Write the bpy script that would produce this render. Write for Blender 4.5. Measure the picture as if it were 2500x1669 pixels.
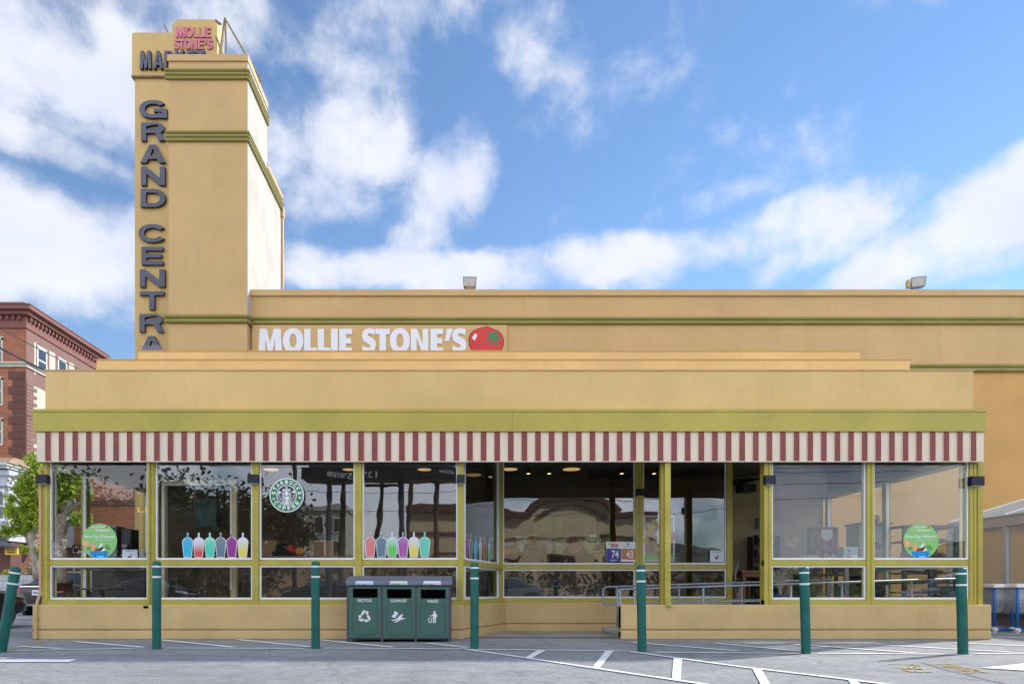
import bpy, math, random
from mathutils import Vector, Matrix
random.seed(7)
for _o in list(bpy.data.objects): bpy.data.objects.remove(_o)
scene = bpy.context.scene
COL = scene.collection
R = math.radians
# ------------------------------------------------------------------ camera
# survey frame: metres, camera at x=0 y=0, eye height EYE, looking along +Y with a shifted lens
EYE = 0.793; F = 1667.0; CX = 1140.0; CY = 1440.0
cam_d = bpy.data.cameras.new('camera'); cam = bpy.data.objects.new('camera', cam_d); COL.objects.link(cam)
cam.location = (0, 0, EYE); cam.rotation_euler = (R(90), 0, 0)
cam_d.sensor_width = 36; cam_d.lens = F/2500*36; cam_d.shift_x = (1250-CX)/2500; cam_d.shift_y = (CY-834.5)/2500
cam_d.clip_start = 0.1; cam_d.clip_end = 2000
scene.camera = cam
scene.view_settings.view_transform = 'Standard'; scene.view_settings.look = 'None'
scene.view_settings.gamma = 1; scene.view_settings.exposure = 0.84
SUN_EL = 31.0; SUN_AZ = 60.0          # azimuth to the right of +Y
# ------------------------------------------------------------------ sun
sd = bpy.data.lights.new('sun', 'SUN'); sd.energy = 3.0; sd.angle = R(2.0); sd.color = (1, 0.955, 0.88)
so = bpy.data.objects.new('sun', sd); COL.objects.link(so)
_d = Vector((math.cos(R(SUN_EL))*math.sin(R(SUN_AZ)), math.cos(R(SUN_EL))*math.cos(R(SUN_AZ)), math.sin(R(SUN_EL))))
so.rotation_euler = _d.to_track_quat('Z', 'Y').to_euler(); so.location = _d*60
# ------------------------------------------------------------------ sky with clouds
world = bpy.data.worlds.new('World'); scene.world = world; world.use_nodes = True
class NT:
    def __init__(s, tree): s.t = tree; s.n = tree.nodes; s.l = tree.links
    def new(s, k, **kw):
        n = s.n.new(k)
        for a, b in kw.items(): setattr(n, a, b)
        return n
    def link(s, a, b): s.l.new(a, b)
    def m(s, op, a, b=None, c=None, clamp=False):
        n = s.n.new('ShaderNodeMath'); n.operation = op; n.use_clamp = clamp
        for i, v in enumerate((a, b, c)):
            if v is None: continue
            if isinstance(v, (int, float)): n.inputs[i].default_value = v
            else: s.l.new(v, n.inputs[i])
        return n.outputs[0]
    def mix(s, f, a, b):
        n = s.n.new('ShaderNodeMix'); n.data_type = 'RGBA'
        for i, v in ((0, f), (6, a), (7, b)):
            if isinstance(v, (int, float)): n.inputs[i].default_value = v
            elif isinstance(v, tuple): n.inputs[i].default_value = (*v[:3], 1)
            else: s.l.new(v, n.inputs[i])
        return n.outputs[2]
    def ramp(s, f, stops):
        n = s.n.new('ShaderNodeValToRGB'); e = n.color_ramp.elements
        while len(e) < len(stops): e.new(0.5)
        for i, (p, c) in enumerate(stops): e[i].position = p; e[i].color = (*c[:3], 1)
        s.l.new(f, n.inputs[0]); return n.outputs[0]
    def noise(s, vec, scale, detail=4, rough=0.55, dist=0.0):
        n = s.n.new('ShaderNodeTexNoise'); n.inputs['Scale'].default_value = scale
        n.inputs['Detail'].default_value = detail; n.inputs['Roughness'].default_value = rough
        n.inputs['Distortion'].default_value = dist
        if vec is not None: s.l.new(vec, n.inputs['Vector'])
        return n.outputs['Fac']
def build_world():
    t = NT(world.node_tree); t.n.clear()
    out = t.new('ShaderNodeOutputWorld'); bg = t.new('ShaderNodeBackground'); t.link(bg.outputs[0], out.inputs[0])
    bg.inputs[1].default_value = 0.12
    sky = t.new('ShaderNodeTexSky', sky_type='NISHITA'); sky.sun_disc = False
    sky.sun_elevation = R(SUN_EL); sky.sun_rotation = R(SUN_AZ); sky.air_density = 1.0; sky.dust_density = 0.0; sky.ozone_density = 3.0
    tc = t.new('ShaderNodeTexCoord'); sp = t.new('ShaderNodeSeparateXYZ'); t.link(tc.outputs['Generated'], sp.inputs[0])
    x, y, z = sp.outputs
    az = t.m('ARCTAN2', x, y)
    el = t.m('ARCSINE', z)
    cv = t.new('ShaderNodeCombineXYZ'); t.link(az, cv.inputs[0]); t.link(t.m('MULTIPLY', el, 1.25), cv.inputs[1])
    n1 = t.noise(cv.outputs[0], 7.0, 9, 0.56, 0.12)
    mp = t.new('ShaderNodeMapping'); t.link(cv.outputs[0], mp.inputs[0]); mp.inputs['Rotation'].default_value = (0, 0, R(-40)); mp.inputs['Scale'].default_value = (1.0, 0.38, 1)
    mp.inputs['Location'].default_value = (2.3, 1.1, 0)
    n2 = t.noise(mp.outputs[0], 11, 7, 0.6, 0.5)
    # broad cloud banks: azimuth, elevation, radii (all radians), weight, tilt of the ellipse
    banks = []
    for px, py, rx, ry, w, tilt in [(150,110,560,260,.75,0),(520,60,420,130,.42,0),(830,390,230,175,.72,0),(1080,470,130,170,.62,.5),(640,330,150,200,.5,0),
                              (960,90,300,220,.36,0),(1280,90,200,190,.26,.3),(1490,180,230,170,.24,.4),(1400,60,200,120,.14,0),(1905,190,90,55,.24,0),
                              (60,330,330,70,.62,-.12),(110,600,420,170,.82,.0),(1120,665,470,62,.72,0),
                              (1480,635,330,62,.75,0),(1780,610,330,80,.66,.1),(2000,595,300,70,.56,.2),(2420,520,420,120,.82,.22),(1740,500,170,40,.3,.1),(2300,660,400,40,.4,0),
                              (330,760,500,60,.4,0)]:
        u = (px-CX)/F; v = (CY-py)/F
        a = math.atan(u); e = math.atan(v/math.sqrt(1+u*u))
        ka = 1/(1+u*u); ra = rx/F*ka; re = ry/F*math.cos(e)**2*1.0/math.sqrt(1+u*u)
        banks.append((a, e, ra, re, w, tilt))
    acc = None
    for a, e, ra, re, w, tilt in banks:
        dx = t.m('SUBTRACT', az, a); dy = t.m('SUBTRACT', el, e)
        if tilt: dy = t.m('SUBTRACT', dy, t.m('MULTIPLY', dx, tilt))
        q = t.m('ADD', t.m('POWER', t.m('ABSOLUTE', t.m('DIVIDE', dx, ra)), 2), t.m('POWER', t.m('ABSOLUTE', t.m('DIVIDE', dy, re)), 2))
        g = t.m('MULTIPLY', t.m('SUBTRACT', 1.0, t.m('MULTIPLY', q, 0.6), clamp=True), w)
        acc = g if acc is None else t.m('MAXIMUM', acc, g)
    # cloud bank behind the camera, thickened and brightened to light the shaded facade
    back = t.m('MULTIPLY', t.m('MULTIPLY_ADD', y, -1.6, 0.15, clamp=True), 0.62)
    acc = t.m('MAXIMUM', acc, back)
    nn = t.m('ADD', t.m('MULTIPLY', t.m('SUBTRACT', n1, 0.5), 2.1), t.m('MULTIPLY', t.m('SUBTRACT', n2, 0.5), 0.3))
    dens = t.m('ADD', acc, nn)
    mask = t.new('ShaderNodeMapRange', interpolation_type='SMOOTHERSTEP'); t.link(dens, mask.inputs[0])
    mask.inputs[1].default_value = 0.03; mask.inputs[2].default_value = 0.80
    mk = t.m('MULTIPLY', mask.outputs[0], 0.93)
    shade = t.noise(cv.outputs[0], 8, 5, 0.5, 0.3)
    ccol = t.ramp(shade, [(0.3, (3.9, 4.1, 4.9)), (0.62, (4.55, 4.65, 4.95))])
    lit = t.m('MULTIPLY_ADD', t.m('MULTIPLY_ADD', y, -3.0, 0.0, clamp=True), 1.25, 1.0)  # extra brightness added to clouds behind the camera to light the facade
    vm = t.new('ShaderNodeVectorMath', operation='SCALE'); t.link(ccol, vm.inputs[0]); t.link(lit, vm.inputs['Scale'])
    hs = t.new('ShaderNodeHueSaturation'); t.link(sky.outputs[0], hs.inputs['Color']); hs.inputs['Saturation'].default_value = 1.04; hs.inputs['Value'].default_value = 0.90
    # pale band low over the roofs
    hz = t.m('MULTIPLY', t.m('SUBTRACT', 1.0, t.m('DIVIDE', el, 0.55), clamp=True), 0.25)
    skyc = t.mix(hz, hs.outputs[0], (2.3, 3.2, 4.6))
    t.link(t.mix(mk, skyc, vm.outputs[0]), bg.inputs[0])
build_world()
world.cycles.sampling_method = 'MANUAL'; world.cycles.sample_map_resolution = 1024
# ------------------------------------------------------------------ helpers
def X(px, Y): return (px-CX)/F*Y
def Z(py, Y): return EYE+(CY-py)/F*Y
def G(px, py):                      # point on the ground seen at a pixel
    Y = EYE*F/(py-CY); return (X(px, Y), Y)
MATS = {}
def mat(name, col, rough=0.6, metal=0.0, var=0.06, vs=1.5, bump=0.0, bs=60, streak=0.0, spec=0.5, coat=0.0, trans=0.0):
    if name in MATS: return MATS[name]
    m = bpy.data.materials.new(name); m.use_nodes = True; t = NT(m.node_tree); b = t.n['Principled BSDF']
    b.inputs['Roughness'].default_value = rough; b.inputs['Metallic'].default_value = metal
    b.inputs['Specular IOR Level'].default_value = spec; b.inputs['Coat Weight'].default_value = coat
    tc = t.new('ShaderNodeTexCoord'); c = tuple(col[:3])
    src = None
    if var > 0:
        n = t.noise(tc.outputs['Object'], vs, 6, 0.6)
        lo = tuple(v*(1-var*1.6) for v in c); hi = tuple(min(1, v*(1+var*1.2)) for v in c)
        src = t.ramp(n, [(0.3, lo), (0.7, hi)])
    if streak > 0:
        mp = t.new('ShaderNodeMapping'); t.link(tc.outputs['Object'], mp.inputs[0]); mp.inputs['Scale'].default_value = (5, 5, 0.35)
        n = t.noise(mp.outputs[0], 1.6, 6, 0.7)
        f = t.new('ShaderNodeMapRange'); t.link(n, f.inputs[0]); f.inputs[1].default_value = 0.55; f.inputs[2].default_value = 0.8; f.inputs[4].default_value = streak
        src = t.mix(f.outputs[0], src if src else c, tuple(v*0.45 for v in c))
    if src is None: b.inputs['Base Color'].default_value = (*c, 1)
    else: t.link(src, b.inputs['Base Color'])
    if bump > 0:
        n = t.noise(tc.outputs['Object'], bs, 5, 0.6); bp = t.new('ShaderNodeBump'); bp.inputs['Strength'].default_value = bump; bp.inputs['Distance'].default_value = 0.02
        t.link(n, bp.inputs['Height']); t.link(bp.outputs[0], b.inputs['Normal'])
    if trans > 0:
        b.inputs['Transmission Weight'].default_value = 0
        tr = t.new('ShaderNodeBsdfTranslucent'); mx = t.new('ShaderNodeMixShader'); mx.inputs[0].default_value = trans
        if src is not None: t.link(src, tr.inputs[0])
        else: tr.inputs[0].default_value = (*c, 1)
        t.link(b.outputs[0], mx.inputs[1]); t.link(tr.outputs[0], mx.inputs[2]); t.link(mx.outputs[0], t.n['Material Output'].inputs[0])
    MATS[name] = m; return m
def glass_mat(name, ior=1.62, tint=(0.95, 0.965, 0.955), wob=0.02):
    m = bpy.data.materials.new(name); m.use_nodes = True; t = NT(m.node_tree); t.n.clear()
    o = t.new('ShaderNodeOutputMaterial'); tr = t.new('ShaderNodeBsdfTransparent'); tr.inputs[0].default_value = (*tint, 1)
    gl = t.new('ShaderNodeBsdfGlossy'); gl.inputs['Roughness'].default_value = 0.0; gl.inputs[0].default_value = (0.95, 0.97, 1, 1)
    fr = t.new('ShaderNodeFresnel'); ge = t.new('ShaderNodeNewGeometry')
    t.link(t.m('ADD', t.m('MULTIPLY', ge.outputs['Backfacing'], 1/ior-ior), ior), fr.inputs[0])   # a thin pane reflects alike from both faces
    mx = t.new('ShaderNodeMixShader'); t.link(fr.outputs[0], mx.inputs[0]); t.link(tr.outputs[0], mx.inputs[1]); t.link(gl.outputs[0], mx.inputs[2]); t.link(mx.outputs[0], o.inputs[0])
    if wob:
        tc = t.new('ShaderNodeTexCoord'); n = t.noise(tc.outputs['Object'], 1.3, 2, 0.5); bp = t.new('ShaderNodeBump'); bp.inputs['Strength'].default_value = 1.0; bp.inputs['Distance'].default_value = wob
        t.link(n, bp.inputs['Height']); t.link(bp.outputs[0], gl.inputs['Normal'])
    MATS[name] = m; return m
def emit_mat(name, col, s):
    m = bpy.data.materials.new(name); m.use_nodes = True; t = NT(m.node_tree); b = t.n['Principled BSDF']
    b.inputs['Base Color'].default_value = (*col, 1); b.inputs['Emission Color'].default_value = (*col, 1); b.inputs['Emission Strength'].default_value = s
    MATS[name] = m; return m
class MB:
    """collects shapes, then links them as ONE mesh object"""
    def __init__(s): s.v = []; s.f = []; s.mi = []
    def add(s, vs, fs, mi=0):
        o = len(s.v); s.v += [tuple(v) for v in vs]; s.f += [tuple(i+o for i in f) for f in fs]; s.mi += [mi]*len(fs); return s
    def box(s, x0, x1, y0, y1, z0, z1, mi=0):
        v = [(x, y, z) for x in (x0, x1) for y in (y0, y1) for z in (z0, z1)]
        return s.add(v, [(0,1,3,2),(4,6,7,5),(0,4,5,1),(2,3,7,6),(0,2,6,4),(1,5,7,3)], mi)
    def obox(s, p, q, z0, z1, w0, w1, mi=0):
        """box along the plan segment p-q, from offset w0 to w1 to the left of its direction"""
        d = Vector((q[0]-p[0], q[1]-p[1])).normalized(); n = Vector((-d.y, d.x)); v = []
        for a in (p, q):
            for w in (w0, w1):
                for z in (z0, z1): v.append((a[0]+n.x*w, a[1]+n.y*w, z))
        return s.add(v, [(0,1,3,2),(4,6,7,5),(0,4,5,1),(2,3,7,6),(0,2,6,4),(1,5,7,3)], mi)
    def hexa(s, bot, top, mi=0):
        n = len(bot); fs = [tuple(range(n))[::-1], tuple(range(n, 2*n))]+[(i, (i+1) % n, n+(i+1) % n, n+i) for i in range(n)]
        return s.add(list(bot)+list(top), fs, mi)
    def tube(s, pts, r, seg=8, mi=0, closed=False):
        pts = [Vector(p) for p in pts]; n = len(pts); rr = r if isinstance(r, (list, tuple)) else [r]*n
        vs = []; up = None
        for i, p in enumerate(pts):
            t = (pts[min(i+1, n-1)]-pts[max(i-1, 0)]).normalized()
            if up is None: up = Vector((0, 0, 1)) if abs(t.z) < .9 else Vector((1, 0, 0))
            a = t.cross(up).normalized(); b = a.cross(t).normalized(); up = b
            for k in range(seg):
                w = 2*math.pi*k/seg; vs.append(p+a*math.cos(w)*rr[i]+b*math.sin(w)*rr[i])
        fs = [(i*seg+k, i*seg+(k+1) % seg, (i+1)*seg+(k+1) % seg, (i+1)*seg+k) for i in range(n-1) for k in range(seg)]
        fs += [tuple(range(seg))[::-1], tuple(range((n-1)*seg, n*seg))]
        return s.add(vs, fs, mi)
    def lathe(s, prof, c=(0, 0, 0), seg=24, mi=0, axis='z'):
        vs = []
        for r, h in prof:
            for k in range(seg):
                w = 2*math.pi*k/seg; a, b = r*math.cos(w), r*math.sin(w)
                vs.append((c[0]+a, c[1]+b, c[2]+h) if axis == 'z' else ((c[0]+a, c[1]+h, c[2]+b) if axis == 'y' else (c[0]+h, c[1]+a, c[2]+b)))
        n = len(prof)
        fs = [(i*seg+k, i*seg+(k+1) % seg, (i+1)*seg+(k+1) % seg, (i+1)*seg+k) for i in range(n-1) for k in range(seg)]
        fs += [tuple(range(seg))[::-1], tuple(range((n-1)*seg, n*seg))]
        return s.add(vs, fs, mi)
    def ell(s, c, r, seg=12, rings=7, mi=0):
        prof = [(max(1e-4, math.sin(math.pi*i/rings)), -math.cos(math.pi*i/rings)) for i in range(rings+1)]
        vs = [(c[0]+r[0]*p*math.cos(2*math.pi*k/seg), c[1]+r[1]*p*math.sin(2*math.pi*k/seg), c[2]+r[2]*h) for p, h in prof for k in range(seg)]
        fs = [(i*seg+k, i*seg+(k+1) % seg, (i+1)*seg+(k+1) % seg, (i+1)*seg+k) for i in range(rings) for k in range(seg)]
        return s.add(vs, fs, mi)
    def moved(s, fn): s.v = [tuple(fn(Vector(v))) for v in s.v]; return s
ORG = {}
def link(o): COL.objects.link(o); return o
def tag(o, label=None, cat=None, group=None, kind=None):
    if label: o['label'] = label
    if cat: o['category'] = cat
    if group: o['group'] = group
    if kind: o['kind'] = kind
    return o
def thing(name, loc, label, cat, group=None):
    o = link(bpy.data.objects.new(name, None)); o.location = loc; o.empty_display_size = 0.2
    ORG[o.name] = Vector(loc); return tag(o, label, cat, group)
def part(name, mb, mats, parent=None, bevel=0.0, smooth=False, org=None, label=None, subsurf=0):
    """mesh object from world-space shapes; parent: thing or part"""
    if not isinstance(mats, (list, tuple)): mats = [mats]
    if parent is not None: og = ORG[parent.name]
    elif org is not None: og = Vector(org)
    else:
        xs, ys, zs = zip(*mb.v); og = Vector(((min(xs)+max(xs))/2, (min(ys)+max(ys))/2, min(zs)))
    me = bpy.data.meshes.new(name); me.from_pydata([tuple(Vector(v)-og) for v in mb.v], [], mb.f)
    for m in mats: me.materials.append(m)
    me.polygons.foreach_set('material_index', mb.mi)
    if smooth: me.polygons.foreach_set('use_smooth', [True]*len(me.polygons))
    me.update()
    o = link(bpy.data.objects.new(name, me))
    ORG[o.name] = og
    if parent is not None: o.parent = parent
    else: o.location = og
    if bevel:
        b = o.modifiers.new('bevel', 'BEVEL'); b.width = bevel; b.segments = 2; b.limit_method = 'ANGLE'; b.angle_limit = R(40)
    if subsurf:
        b = o.modifiers.new('subsurf', 'SUBSURF'); b.levels = subsurf; b.render_levels = subsurf
    if smooth and not subsurf:
        try: me.shade_auto_smooth
        except Exception: pass
    if label: o['label'] = label
    return o
def solo(name, mb, mats, label, cat, group=None, kind=None, **kw):
    return tag(part(name, mb, mats, None, **kw), label, cat, group, kind)
def setting(name, mb, mats, **kw):
    o = part(name, mb, mats, None, **kw); o['kind'] = 'structure'; return o
def dup(root, loc, label=None, rot=None):
    def cp(o, par):
        c = o.copy(); link(c); c.parent = par
        for ch in [q for q in COL.objects if q.parent == o]: cp(ch, c)
        return c
    c = cp(root, None); c.location = loc
    if rot is not None: c.rotation_euler = rot
    if label: c['label'] = label
    return c
# flat shapes: loops in (x, y), filled even-odd, extruded; returned facing -Y in world
def shape(loops, depth=0.002, res=None, body=None, font_off=0.0, curve_text=None):
    if curve_text is not None:
        cu = bpy.data.curves.new('tmp', 'FONT'); cu.body = curve_text; cu.offset = font_off; cu.align_x = 'CENTER'; cu.align_y = 'CENTER'; cu.resolution_u = 3
    else:
        cu = bpy.data.curves.new('tmp', 'CURVE'); cu.dimensions = '2D'; cu.fill_mode = 'BOTH'
        for lp in loops:
            sp = cu.splines.new('POLY'); sp.points.add(len(lp)-1)
            for p, q in zip(sp.points, lp): p.co = (q[0], q[1], 0, 1)
            sp.use_cyclic_u = True
    cu.extrude = depth/2 if curve_text is None else depth/2
    ob = bpy.data.objects.new('tmp', cu); COL.objects.link(ob)
    dg = bpy.context.evaluated_depsgraph_get(); me = bpy.data.meshes.new_from_object(ob.evaluated_get(dg))
    vs = [tuple(v.co) for v in me.vertices]; fs = [tuple(p.vertices) for p in me.polygons]
    bpy.data.objects.remove(ob); bpy.data.curves.remove(cu); bpy.data.meshes.remove(me)
    return vs, fs
def flat(mb, loops, Yp, depth=0.002, mi=0):
    """loops given in world (x, z); front face at y = Yp-depth"""
    vs, fs = shape(loops, depth); mb.add([(v[0], Yp-depth/2-v[2], v[1]) for v in vs], fs, mi); return mb
def text(mb, s, x0, x1, z0, z1, Yp, depth=0.002, mi=0, off=0.0, rot=0.0, shear=0.0, flip=False):
    """text fitted into the box x0..x1, z0..z1 on the plane y = Yp"""
    vs, fs = shape(None, 1.0, curve_text=s, font_off=off)
    a = [v[0] for v in vs]; b = [v[1] for v in vs]; ax, bx, ay, by = min(a), max(a), min(b), max(b)
    cx, cz = (x0+x1)/2, (z0+z1)/2; out = []
    for v in vs:
        lx = ((v[0]-ax)/(bx-ax)-.5)*(x1-x0); lz = ((v[1]-ay)/(by-ay)-.5)*(z1-z0); lx += shear*lz
        if flip: out.append((cx-lx, Yp+(v[2]+.5)*depth, cz+lz)); continue
        if rot: lx, lz = lx*math.cos(rot)-lz*math.sin(rot), lx*math.sin(rot)+lz*math.cos(rot)
        out.append((cx+lx, Yp-(v[2]+.5)*depth, cz+lz))
    mb.add(out, fs, mi); return mb
def circ(cx, cz, r, n=40, rz=None): return [(cx+r*math.cos(2*math.pi*i/n), cz+(rz or r)*math.sin(2*math.pi*i/n)) for i in range(n)]
def rect(x0, x1, z0, z1): return [(x0, z0), (x1, z0), (x1, z1), (x0, z1)]
def rrect(x0, x1, z0, z1, r, n=5):
    o = []
    for cx, cz, a in ((x1-r, z1-r, 0), (x0+r, z1-r, 90), (x0+r, z0+r, 180), (x1-r, z0+r, 270)):
        for k in range(n+1): w = R(a+90*k/n); o.append((cx+r*math.cos(w), cz+r*math.sin(w)))
    return o
def stroke(pts, w):
    """outline polygon of a thick open line; w: width or list"""
    n = len(pts); ws = w if isinstance(w, (list, tuple)) else [w]*n; L = []; Rr = []
    for i in range(n):
        a = Vector(pts[max(i-1, 0)]); b = Vector(pts[min(i+1, n-1)]); d = (b-a).normalized(); nn = Vector((-d.y, d.x))
        p = Vector(pts[i]); L.append(tuple(p+nn*ws[i]/2)); Rr.append(tuple(p-nn*ws[i]/2))
    return L+Rr[::-1]
def sell(cx, cy, rx, ry, e=2.0, n=36, a0=0, a1=360):
    o = []
    for i in range(n+1 if a1-a0 < 360 else n):
        w = R(a0+(a1-a0)*i/n); c, s_ = math.cos(w), math.sin(w)
        o.append((cx+rx*math.copysign(abs(c)**(2/e), c), cy+ry*math.copysign(abs(s_)**(2/e), s_)))
    return o
def glyph(ch, sx, sy, e=2.3):
    """heavy sign letters in a unit box; sx, sy: stem widths"""
    if ch == 'I': return [rect(0, 1, 0, 1)]
    if ch == 'L': return [[(0,0),(1,0),(1,sy),(sx,sy),(sx,1),(0,1)]]
    if ch == 'E': m = .5; return [[(0,0),(1,0),(1,sy),(sx,sy),(sx,m-sy/2),(.93,m-sy/2),(.93,m+sy/2),(sx,m+sy/2),(sx,1-sy),(1,1-sy),(1,1),(0,1)]]
    if ch == 'T': return [[(.5-sx/2,0),(.5+sx/2,0),(.5+sx/2,1-sy),(1,1-sy),(1,1),(0,1),(0,1-sy),(.5-sx/2,1-sy)]]
    if ch == 'N': return [[(0,0),(sx,0),(sx,.62),(1-sx*1.05,0),(1,0),(1,1),(1-sx,1),(1-sx,.38),(sx*1.05,1),(0,1)]]
    if ch == 'M': return [[(0,0),(.06,1),(.06+sx,1),(.5,.42),(.94-sx,1),(.94,1),(1,0),(1-sx,0),(.985-sx,.58),(.5+sx*.3,0),(.5-sx*.3,0),(sx+.015,.58),(sx,0)]]
    if ch == 'A': return [[(0,0),(.5-sx*.55,1),(.5+sx*.55,1),(1,0),(1-sx*1.05,0),(.92-sx*1.02,.2),(.08+sx*1.02,.2),(sx*1.05,0)], [(.17+sx*.95,.2+sy*.9),(.5,.80),(.83-sx*.95,.2+sy*.9)]]
    if ch == 'O': return [sell(.5,.5,.5,.5,e), sell(.5,.5,.5-sx,.5-sy,e)]
    if ch == 'D': return [[(0,0)]+sell(.5,.5,.5,.5,e,18,-90,90)+[(0,1)], [(sx,sy)]+sell(.5,.5,.5-sx,.5-sy,e,18,-90,90)+[(sx,1-sy)]]
    if ch == 'C': return [sell(.5,.5,.5,.5,e,30,34,326)+sell(.5,.5,.5-sx,.5-sy,e,30,34,326)[::-1]]
    if ch == 'G': return [sell(.5,.5,.5,.5,e,30,36,290)+[(.93,0),(1,0),(1,.52),(.52,.52),(.52,.52-sy*.85),(1-sx*.9,.52-sy*.85),(1-sx*.9,.24)]+sell(.5,.5,.5-sx,.5-sy,e,30,36,318)[::-1]]
    if ch == 'R':
        b = .42; return [[(0,0),(sx,0),(sx,b),(.58,b),(1-sx*1.1,0),(1,0),(.84,.44)]+sell(.62,.71,.36,.29,e,12,-60,90)+[(0,1)], [(sx,b+sy*.85)]+sell(.58,.5+b/2+sy*.43,.40-sx,.29-sy,e,10,-90,90)+[(sx,1-sy)]]
    if ch == 'K': return [[(0,0),(sx,0),(sx,.34),(1-sx*1.15,0),(1,0),(.58,.55),(.97,1),(1-sx*1.3,1),(sx,.62),(sx,1),(0,1)]]
    if ch == 'S': return [[(.93,.94),(.75,.985),(.52,1.0),(.28,.97),(.10,.87),(.03,.72),(.06,.57),(.18,.46),(.38,.39),(.55,.33),(.585,.28),(.54,.23),(.44,.215),(.28,.235),(.06,.30),(.02,.06),(.22,.015),(.45,0),(.70,.03),(.90,.14),(.98,.30),(.95,.45),(.83,.56),(.62,.63),(.45,.68),(.415,.73),(.46,.78),(.57,.79),(.72,.765),(.89,.71)]]
    if ch == "'": return [[(.1,.0),(.55,.0),(1,1),(.3,1)]]
def letter(mb, ch, x0, x1, z0, z1, Yp, sx=.3, sy=.22, depth=.03, e=2.3, mi=0):
    lp = [[(x0+p[0]*(x1-x0), z0+p[1]*(z1-z0)) for p in l] for l in glyph(ch, sx, sy, e)]
    return flat(mb, lp, Yp, depth, mi)
# ------------------------------------------------------------------ materials
M_tan = mat('tan_stucco', (0.70, 0.475, 0.20), 0.85, var=0.07, vs=0.7, bump=0.25, bs=45, streak=0.16)
M_tan2 = mat('tan_stucco_hall', (0.57, 0.375, 0.165), 0.85, var=0.07, vs=0.45, bump=0.3, bs=30, streak=0.22)
M_orange = mat('ochre_stucco', (0.58, 0.335, 0.11), 0.85, var=0.06, vs=0.5, bump=0.2, bs=30, streak=0.10)
M_base = mat('khaki_wall_paint', (0.56, 0.405, 0.185), 0.8, var=0.07, vs=1.6, bump=0.35, bs=35, streak=0.25)
M_cap = mat('tan_trim_paint', (0.54, 0.355, 0.15), 0.6, var=0.04)
M_sign_tan = mat('sign_shaft_paint', (0.58, 0.39, 0.145), 0.65, var=0.05, vs=0.8, streak=0.1)
M_cream = mat('weathered_cream_stucco', (0.50, 0.475, 0.43), 0.9, var=0.08, vs=0.8, bump=0.25, bs=20, streak=0.35)
M_green = mat('lime_green_metal', (0.43, 0.355, 0.055), 0.45, var=0.10, vs=0.8, streak=0.06)
M_mould = mat('olive_moulding_paint', (0.27, 0.23, 0.055), 0.55, var=0.07, vs=1)
M_olive = mat('olive_frame_paint', (0.42, 0.355, 0.055), 0.42, var=0.10, vs=2.2, streak=0.12)
M_awn = mat('cream_awning_metal', (0.72, 0.60, 0.475), 0.5, var=0.04, vs=2, streak=0.22)
M_awnr = mat('maroon_awning_stripe', (0.22, 0.045, 0.035), 0.5, var=0.10, vs=3)
M_white = mat('white_window_frame', (0.80, 0.80, 0.80), 0.45, var=0.04, vs=4)
M_glass = glass_mat('window_glass', 1.50, wob=0.0009)
M_glassd = glass_mat('glossy_window_glass', 1.85, wob=0.0014)
M_glassw = glass_mat('wavy_window_glass', 1.90, wob=0.0028)
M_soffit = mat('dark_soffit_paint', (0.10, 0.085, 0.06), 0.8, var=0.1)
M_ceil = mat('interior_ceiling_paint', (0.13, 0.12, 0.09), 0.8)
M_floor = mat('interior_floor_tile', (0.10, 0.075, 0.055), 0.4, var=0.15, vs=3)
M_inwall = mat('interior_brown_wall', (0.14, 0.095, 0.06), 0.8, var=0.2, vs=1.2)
M_beige = mat('beige_porch_wall', (0.55, 0.44, 0.28), 0.8, var=0.06)
M_black = mat('black_metal', (0.02, 0.02, 0.022), 0.4, var=0.1)
M_char = mat('charcoal_metal', (0.055, 0.06, 0.075), 0.45, var=0.08)
M_grey = mat('grey_metal', (0.25, 0.26, 0.28), 0.4, 0.3)
M_galv = mat('galvanised_pipe', (0.30, 0.335, 0.385), 0.5, 0.3, var=0.10, vs=6)
M_conc = mat('concrete', (0.33, 0.31, 0.28), 0.9, var=0.16, vs=1.5, bump=0.3, bs=25)
M_lamp = emit_mat('lamp_glow', (1, 0.62, 0.25), 0.38); M_spot = emit_mat('spot_glow', (1, 0.75, 0.45), 1.2)
M_wood = mat('orange_wood', (0.28, 0.12, 0.045), 0.5, var=0.15, vs=4)
M_card = mat('brown_cardboard', (0.35, 0.21, 0.10), 0.8)
M_wpaint = mat('white_road_paint', (0.80, 0.80, 0.78), 0.8, var=0.10, vs=3, bump=0.2, bs=80)
M_paper = mat('white_paper', (0.62, 0.66, 0.72), 0.7, var=0.02)
M_wht = mat('white_vinyl', (0.74, 0.75, 0.77), 0.5, var=0)
M_red = mat('red_paint', (0.62, 0.025, 0.02), 0.5, var=0.05)
M_slate = mat('slate_blue_letter_paint', (0.095, 0.10, 0.14), 0.6, var=0.12, vs=3)
M_slate_d = mat('dark_letter_return', (0.02, 0.02, 0.028), 0.6, var=0)
M_pink = mat('faded_pink_letter_paint', (0.62, 0.17, 0.22), 0.6, var=0.08, vs=3)

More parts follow.
